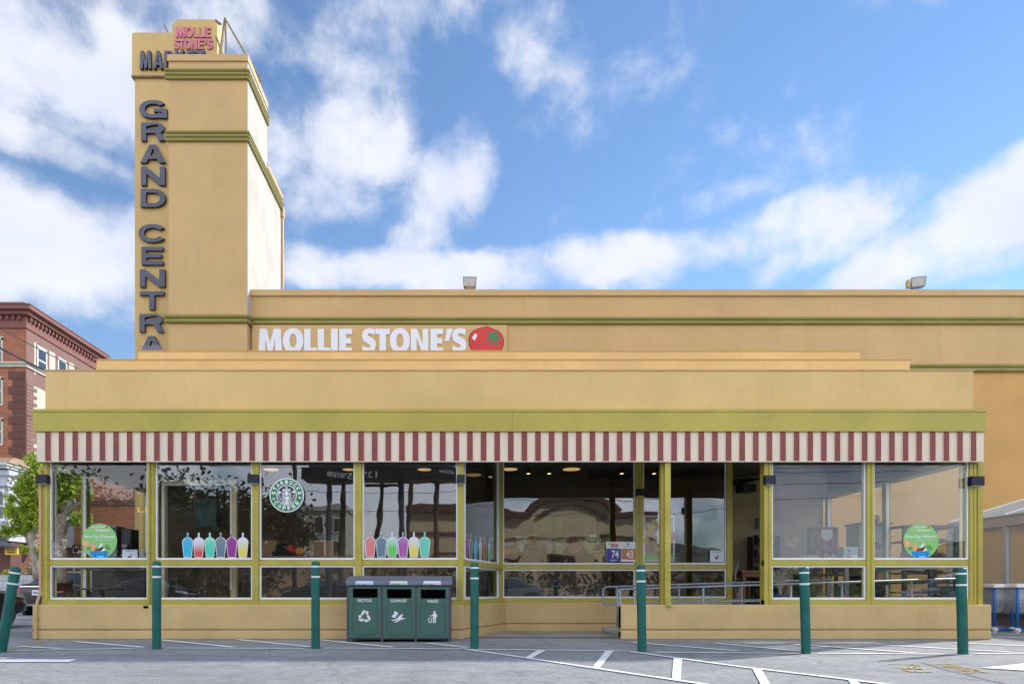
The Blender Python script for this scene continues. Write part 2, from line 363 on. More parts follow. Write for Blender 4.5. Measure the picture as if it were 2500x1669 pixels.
# ------------------------------------------------------------------ ground
def asphalt(name, base, lift=1.0):
    m = bpy.data.materials.new(name); m.use_nodes = True; t = NT(m.node_tree); b = t.n['Principled BSDF']
    tc = t.new('ShaderNodeTexCoord'); P = tc.outputs['Object']
    big = t.noise(P, 0.5, 4, 0.6, 0.6); mid = t.noise(P, 3.5, 6, 0.7, 0.4); fine = t.noise(P, 38, 5, 0.75); grit = t.noise(P, 120, 3, 0.7)
    c = t.ramp(big, [(0.3, tuple(v*0.80 for v in base)), (0.68, tuple(v*1.12 for v in base))])
    f = t.m('MULTIPLY', t.m('SUBTRACT', mid, 0.5), 1.0)
    f = t.m('ADD', f, t.m('MULTIPLY', t.m('SUBTRACT', fine, 0.5), 1.5)); f = t.m('ADD', f, t.m('MULTIPLY', t.m('SUBTRACT', grit, 0.5), 1.4)); f = t.m('ADD', f, 1.0)
    v = t.new('ShaderNodeVectorMath', operation='SCALE'); t.link(c, v.inputs[0]); t.link(f, v.inputs['Scale'])
    co_ = t.noise(P, 11, 4, 0.65); f = t.m('ADD', f, t.m('MULTIPLY', t.m('SUBTRACT', co_, 0.5), 0.9)); t.link(f, v.inputs['Scale'])
    # worn wheel-polish swirls
    mp = t.new('ShaderNodeMapping'); t.link(P, mp.inputs[0]); mp.inputs['Rotation'].default_value = (0, 0, R(12)); mp.inputs['Scale'].default_value = (0.35, 2.2, 1)
    st = t.noise(mp.outputs[0], 1.6, 5, 0.65, 1.2); sf = t.new('ShaderNodeMapRange'); t.link(st, sf.inputs[0]); sf.inputs[1].default_value = 0.6; sf.inputs[2].default_value = 0.72; sf.inputs[4].default_value = 0.35
    fin = t.mix(sf.outputs[0], v.outputs[0], tuple(x*0.55 for x in base))
    # oil stains and hairline cracks
    ol = t.noise(P, 0.9, 3, 0.5, 0.8); of = t.new('ShaderNodeMapRange'); t.link(ol, of.inputs[0]); of.inputs[1].default_value = 0.62; of.inputs[2].default_value = 0.70; of.inputs[4].default_value = 0.38
    fin = t.mix(of.outputs[0], fin, tuple(x*0.45 for x in base))
    wv = t.new('ShaderNodeTexNoise'); wv.inputs['Scale'].default_value = 2.0; t.link(P, wv.inputs['Vector']); av = t.new('ShaderNodeVectorMath', operation='MULTIPLY_ADD'); t.link(wv.outputs['Color'], av.inputs[0]); av.inputs[1].default_value = (.5, .5, 0); t.link(P, av.inputs[2])
    vo = t.new('ShaderNodeTexVoronoi', feature='DISTANCE_TO_EDGE'); vo.inputs['Scale'].default_value = 0.38; t.link(av.outputs[0], vo.inputs['Vector'])
    cf = t.new('ShaderNodeMapRange'); t.link(vo.outputs['Distance'], cf.inputs[0]); cf.inputs[1].default_value = 0.0; cf.inputs[2].default_value = 0.005; cf.inputs[3].default_value = 0.55; cf.inputs[4].default_value = 0.0
    fin = t.mix(cf.outputs[0], fin, tuple(x*0.3 for x in base))
    t.link(fin, b.inputs['Base Color']); b.inputs['Roughness'].default_value = 0.9
    bp = t.new('ShaderNodeBump'); bp.inputs['Strength'].default_value = 0.6; bp.inputs['Distance'].default_value = 0.01
    t.link(fine, bp.inputs['Height']); t.link(bp.outputs[0], b.inputs['Normal']); return m
M_asph = asphalt('worn_asphalt', (0.275, 0.28, 0.285)); M_road = asphalt('street_asphalt', (0.34, 0.34, 0.35))
setting('ground', MB().add([(-300,-300,0),(300,-300,0),(300,400,0),(-300,400,0)], [(0,1,2,3)]), M_asph)
setting('road', MB().add([(-60,13.0,.004),(-8.2,13.0,.004),(-8.2,60,.004),(-60,60,.004)], [(0,1,2,3)]), M_road)
def gline(mb, pxs, w, z=.008):
    g = [Vector(G(*p)) for p in pxs]
    for a, b in zip(g[:-1], g[1:]):
        d = (b-a).normalized(); n = Vector((-d.y, d.x))*w/2
        mb.add([(a.x-n.x, a.y-n.y, z), (b.x-n.x, b.y-n.y, z), (b.x+n.x, b.y+n.y, z), (a.x+n.x, a.y+n.y, z)], [(0,1,2,3)])
    return mb
def gquad(mb, pxs, z=.0095):
    g = [G(*p) for p in pxs]; return mb.add([(x, y, z) for x, y in g], [tuple(range(len(g)))])
mk = MB()
for l in [((15,1589),(350,1582)),((402,1582),(742,1583)),((790,1582),(1142,1584)),((1146,1585),(1530,1589)),((1604,1592),(1948,1595)),((1996,1595),(2334,1597)),((2382,1596),(2700,1592))]:
    gline(mk, l, 0.10)
for i, l in enumerate([((50,1578),(150,1583)),((182,1566),(350,1580)),((392,1562),(570,1580)),((580,1561),(758,1579)),((782,1562),(960,1580)),((1042,1570),(1140,1581)),
          ((1545,1568),(1800,1589)),((1746,1570),(1955,1590)),((1939,1573),(2232,1594)),((2140,1574),(2470,1592)),((2330,1569),(2620,1583)),((2412,1554),(2600,1562)),((2412,1545),(2600,1550))]):
    gline(mk, l, 0.115, .0085+.0006*(i % 3))
gline(mk, ((1139,1585),(1290,1607),(1450,1631),(1708,1669),(1900,1700)), 0.085, .009)
gline(mk, ((1535,1590),(1640,1605),(1800,1627),(2086,1661),(2400,1702)), 0.085, .0098)
for q in [[(1312,1588),(1332,1588),(1298,1607),(1281,1606)],[(1478,1589),(1497,1590),(1464,1632),(1446,1630)],[(1645,1606),(1665,1609),(1662,1662),(1640,1659)],
          [(1836,1631),(1859,1634),(1900,1705),(1872,1700)],[(2069,1659),(2092,1662),(2130,1700),(2098,1700)],
          [(-80,1608),(192,1610),(168,1616),(-80,1617)],[(-80,1606),(30,1605),(0,1610.5),(-80,1611)],[(2392,1631),(2700,1600),(2700,1650)]]:
    gquad(mk, q, .0092)
solo_m = setting('pavement', mk, M_wpaint); 
M_ypaint = mat('faded_yellow_paint', (0.52, 0.36, 0.13), 0.85, var=0.35, vs=9)
yk = MB()
for l in [((2170,1621),(2228,1622),(2245,1625)),((2185,1629),(2215,1630)),((2215,1632),(2252,1633)),((2205,1633),(2232,1629),(2250,1633)),((2212,1636),(2232,1640)),((2232,1640),(2278,1640)),
          ((2284,1621),(2325,1621)),((2300,1625),(2342,1624)),((2304,1628),(2356,1628)),((2320,1631),(2372,1631)),((2332,1634),(2386,1634)),((2345,1637),(2400,1638)),((2378,1637),(2415,1642)),((2360,1642),(2384,1640))]:
    gline(yk, l, 0.05, .0065)
gline(yk, ((12,1589),(60,1577),(106,1566)), 0.05, .0065)
setting('pavement', yk, M_ypaint)
ck = MB(); gline(ck, ((2250,1617),(2322,1638),(2352,1644),(2400,1657),(2450,1668),(2560,1695)), 0.014, .0055)
gline(ck, ((0,1601),(420,1598),(760,1606)), 0.01, .0055)
setting('pavement', ck, mat('crack_filler', (0.02,0.02,0.022), 0.8, var=0))
setting('path', MB().add([(-.6,11.35,.0125),(2.45,11.35,.0125),(2.45,13.05,.0125),(-.6,13.05,.0125)], [(0,1,2,3)]).box(-6.6,-.2,11.4,13,.0,.012), M_conc)

# ------------------------------------------------------------------ storefront pavilion
YF = 11.10; YR = 13.10
SF = thing('storefront', (0.7, YF, 0), 'low tan shop pavilion with lime green fascia, maroon striped awning and olive window frames', 'building')
xL, xR = X(88, YF), X(2410, YF)          # outer ends
P0 = (xL, YF); P1 = (X(1131, YF), YF); P2 = (X(1224, YR)+.08, YR); P3 = (X(1787, YR), YR)
ZB = .56; ZG = .15
def base(segs, name='base_wall'):
    m = MB()
    for p, q, w0, w1 in segs:
        m.obox(p, q, 0, ZG-.012, w0, w1); m.obox(p, q, ZG+.012, ZB, w0, w1); m.obox(p, q, 0.01, ZB-.02, w0+.03, w1-.03)
    return part(name, m, M_base, SF, bevel=.018)
base([(P0, P1, -.10, .22), ((xL+.25, YF+.22), (xL+.25, 17.4), -.25, .0)])
base([((P1[0]-.06, YF+.02), (P2[0]-.02, YR+.05), -.06, .18)])
base([((P2[0]-.02, YR), (P3[0], YR), -.06, .2)])
base([((X(1513, YF), YF), (xR, YF), -.10, .15), ((xR, YF+.15), (xR, 15.6), 0, .25)])
# roof, ceiling, floors
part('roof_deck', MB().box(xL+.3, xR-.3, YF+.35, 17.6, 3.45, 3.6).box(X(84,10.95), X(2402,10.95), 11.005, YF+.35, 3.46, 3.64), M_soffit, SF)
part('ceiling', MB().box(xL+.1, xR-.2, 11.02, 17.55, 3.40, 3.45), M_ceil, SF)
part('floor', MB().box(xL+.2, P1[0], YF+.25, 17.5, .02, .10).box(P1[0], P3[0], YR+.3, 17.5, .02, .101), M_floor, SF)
part('ramp', MB().hexa([(2.62,11.3,.0),(8.1,11.3,.0),(8.1,13.0,.0),(2.62,13.0,.0)], [(2.62,11.3,.02),(8.1,11.3,.30),(8.1,13.0,.30),(2.62,13.0,.02)]).box(5.12,8.1,13.0,15.55,0,.30), M_conc, SF)
part('tier', MB().box(X(110,11.3), X(2377,11.3), 11.3, 12.32, 3.5, Z(903,11.3)), M_tan, SF, bevel=.01)
part('tier', MB().box(X(235,12.3), X(2222,12.3), 12.3, 13.34, 3.5, Z(877,12.3)), M_tan, SF, bevel=.01)
part('tier', MB().box(X(337,13.3), X(2100,13.3), 13.3, 14.6, 3.5, Z(856,13.3)), M_tan, SF, bevel=.01)
cap = MB()
for a, b, y, pz in ((110,2377,11.3,903),(235,2222,12.3,877),(337,2100,13.3,856)):
    cap.box(X(a,y)-.012, X(b,y)+.012, y-.014, y+.06, Z(pz,y)-.012, Z(pz,y)+.005)
part('parapet_cap', cap, M_cap, SF)
YA = 10.95
fz0, fz1, az0 = Z(1052, YA), Z(1000.5, YA), Z(1124, YA)
fx0, fx1 = X(80, YA), X(2408, YA)
fa = MB().box(fx0, X(1250.5, YA)-.002, YA, YA+.05, fz0, fz1).box(X(1250.5, YA)+.002, fx1, YA, YA+.05, fz0, fz1)
fa.box(fx0, fx0+.05, YA+.05, 17.5, fz0, fz1).box(fx1-.05, fx1, YA+.05, 17.5, fz0, fz1).box(fx0, fx1, YA+.001, 11.32, fz1, fz1+.012)
fa.box(fx0-.008, fx1+.008, YA-.012, YA-.0005, fz1-.028, fz1+.014).box(fx0-.008, fx1+.008, YA-.012, YA-.0005, fz0-.004, fz0+.02)
part('fascia', fa, M_green, SF)
ax0, ax1 = X(88, YA), X(2404, YA)
aw = MB().box(ax0, ax1, YA+.02, YA+.06, az0, fz0-.006)
aw.box(ax0-.001, ax0+.04, YA+.06, 17.4, az0, fz0-.006).box(ax1-.04, ax1+.001, YA+.06, 17.4, az0, fz0-.006).box(ax0, ax1, YA+.015, YA+.075, az0-.015, az0-.001)
s0, s1 = X(109.5, YA), X(2370.5, YA); per = (s1-s0)/68; rw = 14.2/F*YA
for i in range(69):
    aw.box(s0+i*per, s0+i*per+rw, YA+.011, YA+.021, az0+.001, fz0-.007, 1)
for i in range(69):
    aw.box(s0+i*per-.006-(per-rw)*0, s0+i*per, YA+.006, YA+.021, az0+.001, fz0-.007)
    aw.box(s0+i*per+rw, s0+i*per+rw+.006, YA+.006, YA+.021, az0+.001, fz0-.007)
for x in (ax0-.011, ax1):
    for k in range(13): aw.box(x, x+.011, YA+.3+k*.5, YA+.5+k*.5, az0+.001, fz0-.007, 1)
part('awning', aw, [M_awn, M_awnr], SF)

ZS, ZM0, ZM1, ZT = .555, 1.195, 1.285, 3.36      # sill base, rail, head
def bay(p, q, glass=None, low=True, ZT=ZT):
    """two windows (upper and lower) in the opening p-q; white frame with its pane as a child"""
    for z0, z1 in (((.645, ZM0-.005),) if low else ())+((ZM1+.005, ZT-.005),):
        L = (Vector(q)-Vector(p)).length; d = (Vector(q)-Vector(p))/L; w = .021
        def at(s): return (p[0]+d.x*s, p[1]+d.y*s)
        fr = MB().obox(at(0), at(L), z0, z0+.030, .0, .05).obox(at(0), at(L), z1-w, z1, .0, .05).obox(at(0), at(w), z0+.030, z1-w, .0, .05).obox(at(L-w), at(L), z0+.030, z1-w, .0, .05)
        f = part('window', fr, M_white, SF)
        part('pane', MB().obox(at(w-.008), at(L-w+.008), z0+.022, z1-w+.008, .020, .026), glass or M_glass, f)
def rails(p, q, name='window_rail'):
    part(name, MB().obox(p, q, ZS+.004, .625, -.035, .09).obox(p, q, .625, .643, -.01, .07).obox(p, q, ZM0, ZM1-.018, -.012, .075).obox(p, q, ZM1-.018, ZM1, -.002, .06), M_olive, SF)
def post(px0, px1, Y, name='window_post', d0=-.03, d1=.14, z0=ZS+.002, mid=True):
    x0, x1 = X(px0, Y), X(px1, Y); m = MB().box(x0, x1, Y+d0, Y+d1, z0, 3.40)
    if mid: m.box(x0+(x1-x0)*.55, x1-.012, Y+d0-.014, Y+d0-.001, z0, 3.38)
    return part(name, m, M_olive, SF, bevel=.004)
LB = [(122,361),(380,616),(634,866),(885,1117)]
for a, b in LB:
    bay((X(a, YF), YF), (X(b, YF), YF), M_glass if a < 200 else M_glassd)
rails((X(105,YF), YF), (X(1118,YF), YF))
post(105, 121.5, YF); post(361.5, 379.5, YF); post(616.5, 633.5, YF); post(866.5, 884.5, YF); post(1117.5, 1132, YF)
# foot of the corner post with the drain pipe
part('drain_pipe', MB().tube([(X(103,YF), YF-.05, 2.75), (X(103,YF), YF-.05, .75), (X(100,YF), YF-.09, .62), (X(100,YF), YF-.125, .5), (X(100,YF), YF-.125, .02)], .022, 10).box(X(100,YF)-.03, X(100,YF)+.03, YF-.15, YF-.10, .34, .36).box(X(103,YF)-.03, X(103,YF)+.03, YF-.075, YF-.031, 1.2, 1.22), [M_cap], SF)
part('drain_pipe', MB().box(X(357,YF), X(369,YF), YF-.10, YF-.045, .50, .58).tube([(X(368,YF), YF-.075, 2.85), (X(368,YF), YF-.075, .58)], .02, 10), M_olive, SF)
# angled bay and recessed front
a0 = (X(1136, YF), YF+.10); a1 = (X(1219, YR), YR-.02)
bay(a0, a1); rails((P1[0]-.02, YF+.02), (P2[0]-.06, YR-.02))
post(1219.5, 1227, YR-.02)
for a, b in ((1228,1550),(1570,1773)): bay((X(a, YR), YR), (X(b, YR), YR), M_glassw)
rails((X(1227.5,YR), YR), (X(1774,YR), YR))
post(1550.5, 1569.5, YR); post(1774, 1787, YR)
# free-standing front post with its spout
part('column', MB().box(X(1614,YF), X(1621,YF), YF-.0, YF+.12, ZB, 3.38).box(X(1620,YF), X(1634,YF), YF-.08, YF+.02, .60, 3.2).box(X(1619,YF), X(1635,YF), YF-.085, YF-.03, .98, 1.0), M_olive, SF, bevel=.004)
xs = X(1620.5,YF); xe = X(1634,YF)
part('spout', MB().hexa([(xs+.02,YF-.15,.535),(xe-.0,YF-.15,.535),(xe,YF-.02,.56),(xs,YF-.02,.56)], [(xs,YF-.09,.60),(xe,YF-.09,.60),(xe,YF+.0,.60),(xs,YF+.0,.60)]), M_olive, SF)
# right front windows
for a, b in ((1884,2113),(2132,2364)): bay((X(a, YF), YF), (X(b, YF), YF))
rails((X(1864,YF), YF), (X(2380,YF), YF))
post(1864, 1883, YF); post(2114, 2131.5, YF); post(2365, 2381, YF)
part('window_post', MB().box(X(2390,YF), X(2402,YF), YF+.02, YF+.10, ZB, 3.3), M_olive, SF)
# glazed end walls
def endwall(x, ys, sgn):
    for a, b in zip(ys[:-1], ys[1:]):
        p, q = ((x, a+.05), (x, b-.05)); bay(p, q, ZT=2.9) if sgn > 0 else bay(q, p, ZT=2.9)
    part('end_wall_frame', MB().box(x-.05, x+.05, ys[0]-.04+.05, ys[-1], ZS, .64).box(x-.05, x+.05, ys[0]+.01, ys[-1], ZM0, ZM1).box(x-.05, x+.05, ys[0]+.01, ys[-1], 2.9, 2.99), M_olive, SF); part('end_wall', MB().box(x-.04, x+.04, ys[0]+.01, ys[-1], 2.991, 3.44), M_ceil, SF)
    for y in ys[1:]: part('window_post', MB().box(x-.055, x+.055, y-.045, y+.045, ZS+.002, 2.935), M_olive, SF)
endwall(X(2372, YF), [YF+.14, 13.35, 15.5], 1)
endwall(X(112, YF), [YF+.14, 12.25, 14.6, 17.3], -1)
# inner walls
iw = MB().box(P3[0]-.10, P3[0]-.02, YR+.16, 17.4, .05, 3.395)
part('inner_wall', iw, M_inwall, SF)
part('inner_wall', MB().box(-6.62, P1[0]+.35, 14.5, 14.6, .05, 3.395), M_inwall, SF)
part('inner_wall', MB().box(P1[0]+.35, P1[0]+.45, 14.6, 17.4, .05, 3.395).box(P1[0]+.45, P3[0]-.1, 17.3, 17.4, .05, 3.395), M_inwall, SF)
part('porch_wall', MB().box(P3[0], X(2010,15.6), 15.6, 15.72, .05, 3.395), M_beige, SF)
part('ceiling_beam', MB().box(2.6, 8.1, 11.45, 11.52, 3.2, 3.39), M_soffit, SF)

# ------------------------------------------------------------------ tall hall with its tower
YW = 19.3; YT = 19.0
H = thing('market_hall', (-1, YT, 0), 'tall tan stucco hall with square corner tower and olive mouldings behind the pavilion', 'building')
zt = Z(710, YW); wx0, wx1 = X(604, YW), 24.0
part('wall', MB().box(wx0, wx1, YW, YW+.3, Z(908,YW), zt), M_tan2, H)
part('wall', MB().box(wx0, wx1, YW+.02, YW+.3, 0, Z(908,YW)-.002), M_orange, H)
part('roof', MB().box(wx0+.01, wx1-.31, YW+.31, 23.29, zt-.9, zt-.7), M_char, H)
part('side_wall', MB().box(wx1-.3, wx1, YW+.3, 23.6, 0, zt).box(wx0, wx1-.31, 23.3, 23.6, 0, zt), M_tan2, H)
part('parapet_cap', MB().box(wx0, wx1+.02, YW-.05, YW+.34, zt-.15, zt+.02), M_cap, H)
def torus_rows(m, x0, x1, Y, zs, r):
    for z in zs: m.tube([(x0, Y, z), (x1, Y, z)], r, 12)
    return m
def mould(name, x0, x1, Y, z1, z0, n=2):
    h = (z1-z0)/n; m = MB()
    m.box(x0, x1, Y-.03, Y-.001, z0+.01, z1-.01); torus_rows(m, x0, x1, Y-.03, [z0+h*(i+.5) for i in range(n)], h*.40)
    part(name, m, M_mould, H, smooth=False)
mould('moulding', wx0, wx1, YW, Z(773,YW), Z(794,YW))
mould('moulding', wx0, wx1, YW, Z(888,YW), Z(909,YW))
tx0, tx1 = X(412, YT), X(604, YT); tz1 = Z(137, YT); tY1 = 20.87; tY2 = 22.53; tz2 = 13.80
part('tower_front', MB().box(tx0, tx1-.004, YT, YT+.25, 0, tz1), M_tan2, H)
part('tower_side', MB().box(tx1-.002, tx1+.006, YT+.002, YT+.25, zt-.8, tz1-.01).box(tx1-.25, tx1+.006, YT+.251, tY1, zt-.8, tz1-.01).box(tx1-.25, tx1, tY1, tY2, zt-.8, tz2), M_cream, H)
part('tower_back', MB().box(tx0, tx0+.25, YT+.25, tY2, 0, tz2).box(tx0+.25, tx1-.25, tY2-.25, tY2-.01, 0, tz2-.01).box(tx0, tx1-.25, YT+.25, tY1, tz1-.5, tz1-.3).box(tx0+.01, tx1-.26, tY1-.25, tY1-.01, tz2-.4, tz1-.02).box(tx0, tx0+.25, YT+.25, tY1-.01, tz2, tz1-.02).box(tx0+.26, tx1-.26, tY1, tY2-.26, tz2-.5, tz2-.4), M_tan2, H)
part('parapet_cap', MB().box(tx0-.03, tx1+.03, YT-.04, YT+.28, tz1-.16, tz1+.02).box(tx1-.25, tx1+.03, YT+.28, tY1+.02, tz1-.16, tz1+.02), M_cap, H)
part('parapet_cap', MB().box(tx1-.25, tx1+.03, tY1+.02, tY2+.03, tz2-.12, tz2+.02), M_cap, H)
part('corner_trim', MB().tube([(tx1+.03, tY2-.05, 13.1), (tx1+.03, tY2-.05, 9.0)], .05, 8).box(tx1+.0005, tx1+.09, tY2-.14, tY2+.04, 13.05, 13.35), M_cap, H)
def tmould(z1, z0, n, Yend, side=True, x0=None):
    h = (z1-z0)/n; m = MB(); xa = (tx0-.08) if x0 is None else x0
    m.box(xa, tx1, YT-.03, YT-.001, z0+.01, z1-.01)
    if side: m.box(tx1+.001, tx1+.03, YT, Yend, z0+.01, z1-.01)
    for i in range(n):
        z = z0+h*(i+.5); m.tube([(xa, YT-.03, z), (tx1+.03, YT-.03, z)], h*.40, 10)
        if side: m.tube([(tx1+.03, YT-.03, z), (tx1+.03, Yend, z)], h*.40, 10)
    part('moulding', m, M_mould, H)
tmould(Z(168.5,YT), Z(197.5,YT), 3, tY1); tmould(Z(319.5,YT), Z(348.5,YT), 3, tY2); tmould(Z(767,YT), Z(791,YT), 2, YT+.3, True, X(403,YT))
# steel braces behind the sign
br = thing('sign_brace', (tx1-.4, 20.2, tz1), 'thin rusty steel frame bracing the sign on the tower roof', 'frame')
def brace(px0, py0, Y0, px1, py1, Y1, r=.035): return MB().tube([(X(px0,Y0), Y0, Z(py0,Y0)), (X(px1,Y1), Y1, Z(py1,Y1))], r, 6)
M_rust = mat('weathered_tan_steel', (0.26, 0.20, 0.12), 0.8, var=0.2, vs=5)
for a in ((549,45,20.9,602,137,19.3),(549,45,20.9,540,128,20.9),(549,45,20.9,535,143,20.6),(550,46,20.85,553,140,20.6),(602,136,19.3,638,197,20.8),(632,197,20.8,629,222,20.8),(634,197,20.8,631,224,20.8),(528,52,20.9,536,60,20.9),(528,90,20.9,546,142,20.7),(540,60,20.9,526,50,20.9)):
    part('steel_bar', brace(*a, r=.03), M_rust, br)
solo('antenna_rod', MB().tube([(X(412,21.1),21.1,Z(84,21.1)), (X(401,21.1),21.1,Z(61,21.1))], .025, 6), M_rust, 'short slanting metal rod on top of the tall sign', 'rod')

# ------------------------------------------------------------------ tall vertical sign
YS = 20.9
S = thing('tower_sign', (X(365,YS), YS, 0), 'tall tan vertical sign with dark raised letters beside the tower', 'sign')
bx0 = X(322, YS)
out = [(bx0, Z(186,YS)), (X(530,YS), Z(186,YS)), (X(530,YS), Z(48,YS))]
r = X(440,YS)-X(420,YS)
out += [(X(440,YS)+r*math.cos(R(a)), Z(70,YS)+Z(48,YS)-Z(70,YS)-r+r*math.sin(R(a))) for a in range(90, 181, 15)]
out += [(X(420,YS), Z(80,YS)), (X(328,YS), Z(80,YS)), (X(323.5,YS), Z(81.5,YS)), (bx0, Z(86,YS))]
m = MB(); vs, fs = shape([out], .55); m.add([(v[0], YS+.275-v[2], v[1]) for v in vs], fs)
part('sign_box', m, M_sign_tan, S)
part('sign_box_edge', MB().box(bx0-.015, X(412,YS), YS-.02, YS+.57, Z(188.5,YS), Z(184.5,YS)), M_rust, S)
part('shaft', MB().box(X(327,YS), X(420,YS), YS+.06, YS+.50, 0, Z(187,YS)), M_sign_tan, S)
def sign_letter(ch, x0, x1, y0, y1, Yp, sx, sy, mats, e=2.2, d=.09):
    Yq_ = Yp-d; m = MB(); letter(m, ch, X(x0,Yq_), X(x1,Yq_), Z(y1,Yq_), Z(y0,Yq_), Yp, sx, sy, d, e)
    # front faces take the face paint, returns the dark one
    for i, f in enumerate(m.f):
        m.mi[i] = 0 if all(abs(m.v[k][1]-(Yp-d)) < 1e-4 for k in f) else 1
    part('letter', m, mats, S)
YL = YS+.06
for ch, a, b, y0, y1 in [('G',340,407,244,288),('R',344,402,299,343),('A',342,404,353,397),('N',344,403,407,452),('D',343,404,461,505),('C',338,406,547,591),('E',345,398,602,646),('N',341,402,657,700),('T',341,400,711,755),('R',340,399,766,810),('A',340,399,820,864)]:
    sign_letter(ch, a, b, y0, y1, YL, {'G':.2,'C':.2,'D':.22,'A':.24}.get(ch, .22), .21, [M_slate, M_slate_d], 2.2)
for ch, a, b in [('M',341,369),('A',374,397),('R',401,423),('K',427,450),('E',456,474),('T',476,500)]:
    sign_letter(ch, a, b, 124 if ch in 'MAR' else 122.5, 167, YS, .26 if ch != 'T' else .32, .16, [M_slate, M_slate_d], 3, .1)
M_pink_d = mat('pink_letter_return', (0.30, 0.14, 0.11), 0.6, var=0)
def row(chars, xs, y0, y1, Yp, fn):
    for ch, (a, b) in zip(chars, xs): fn(ch, a, b, y0, y1)
def pink(ch, a, b, y0, y1): sign_letter(ch, a, b, y0 if ch != "'" else y0, y1 if ch != "'" else (y0+y1)/2, YS, {'I':1,'M':.23,"'":.5}.get(ch, .29), .20, [M_pink, M_pink_d], 2.2, .04)
row('MOLLIE', [(429,452),(452,471),(472,484),(485,497),(498,502.5),(503.5,514.5)], 65.5, 91, YS, pink)
row("STONE'S", [(424,438),(437,450),(449,466),(466,481),(483,498),(499,505),(505,520)], 95.5, 120, YS, pink)
# bird spikes at the foot of the sign
bs = MB()
for i in range(16):
    px = 338+i*3.8; Ysp = 13.5
    bs.tube([(X(px,Ysp), Ysp, Z(856,13.3)), (X(px+3,Ysp), Ysp, Z(841+3*(i % 2),Ysp))], .006, 4)
solo('bird_spikes', bs, M_grey, 'row of thin steel bird spikes on the highest roof step below the tall sign', 'bird spikes')

# ------------------------------------------------------------------ market name board
YB = YW-.06
NB = thing('name_board', (X(927,YB), YB, Z(880,YB)), 'wide tan board with white name letters and a red tomato on the hall wall', 'sign')
part('board', MB().box(X(615,YB), X(1238,YB), YB, YB+.05, Z(882,YB), Z(793,YB)), mat('name_board_paint', (0.58,0.38,0.155), 0.7, var=0.04, vs=.6), NB, bevel=.004)
def wl(ch, a, b, y0, y1):
    m = MB(); letter(m, ch, X(a,YB), X(b,YB), Z(y1 if ch != "'" else 833, YB), Z(y0 if ch != 'S' and ch != 'O' else y0-1.5, YB), YB, {'I':1,'M':.29,"'":.5,'O':.33,'N':.33,'E':.52,'L':.5,'T':.46,'S':.36}.get(ch, .36), .22 if ch != 'S' else .27, .02, 2.15)
    part('letter', m, M_wht, NB)
row('MOLLIE', [(631,689),(691,741),(743,774),(776,807),(808.5,825),(828.5,860)], 803, 862, YB, wl)
row("STONE'S", [(883,919),(917,952),(952,1001),(1003,1046),(1051,1082),(1084,1106),(1103,1140)], 803, 862, YB, wl)
def tz(x, y): return (X(1130+x/19.575,YB), Z(790+y/19.575,YB))
tom = [(300,760),(330,620),(390,480),(500,370),(700,270),(900,210),(1080,165),(1180,155),(1280,185),(1440,280),(1600,320),(1720,400),(1850,560),(1910,700),(1925,850),(1920,1000),(1840,1220),(1700,1420),(1500,1560),(1150,1620),(800,1560),(560,1400),(420,1200),(330,1040)]
grow = lambda pts, k: [((p[0]-1110)*k+1110, (p[1]-880)*k+880) for p in pts]
m = MB(); flat(m, [[tz(*p) for p in grow(tom, 1.045)]], YB-.001, .010)
tomp = part('tomato_edge', m, mat('tomato_outline', (0.12, 0.03, 0.02), 0.6, var=0), NB)
m = MB(); flat(m, [[tz(*p) for p in tom]], YB-.012, .006); part('tomato', m, M_red, NB)
lf = [(990,345),(1180,390),(1300,400),(1410,470),(1430,300),(1480,290),(1540,460),(1660,380),(1690,400),(1640,590),(1880,740),(1840,790),(1590,760),(1650,1040),(1600,1080),(1450,780),(1330,1080),(1280,1040),(1330,710),(1050,850),(1020,880),(1080,760),(1290,580),(1200,480)]
m = MB(); flat(m, [[tz(*p) for p in lf]], YB-.019, .004); part('tomato_leaf', m, mat('leaf_sign_green', (0.06, 0.20, 0.07), 0.6, var=0.1), NB)
m = MB(); flat(m, [[tz(*p) for p in ((590,470),(700,560),(565,820),(430,690))]], YB-.019, .004); part('highlight_patch', m, M_wht, NB)

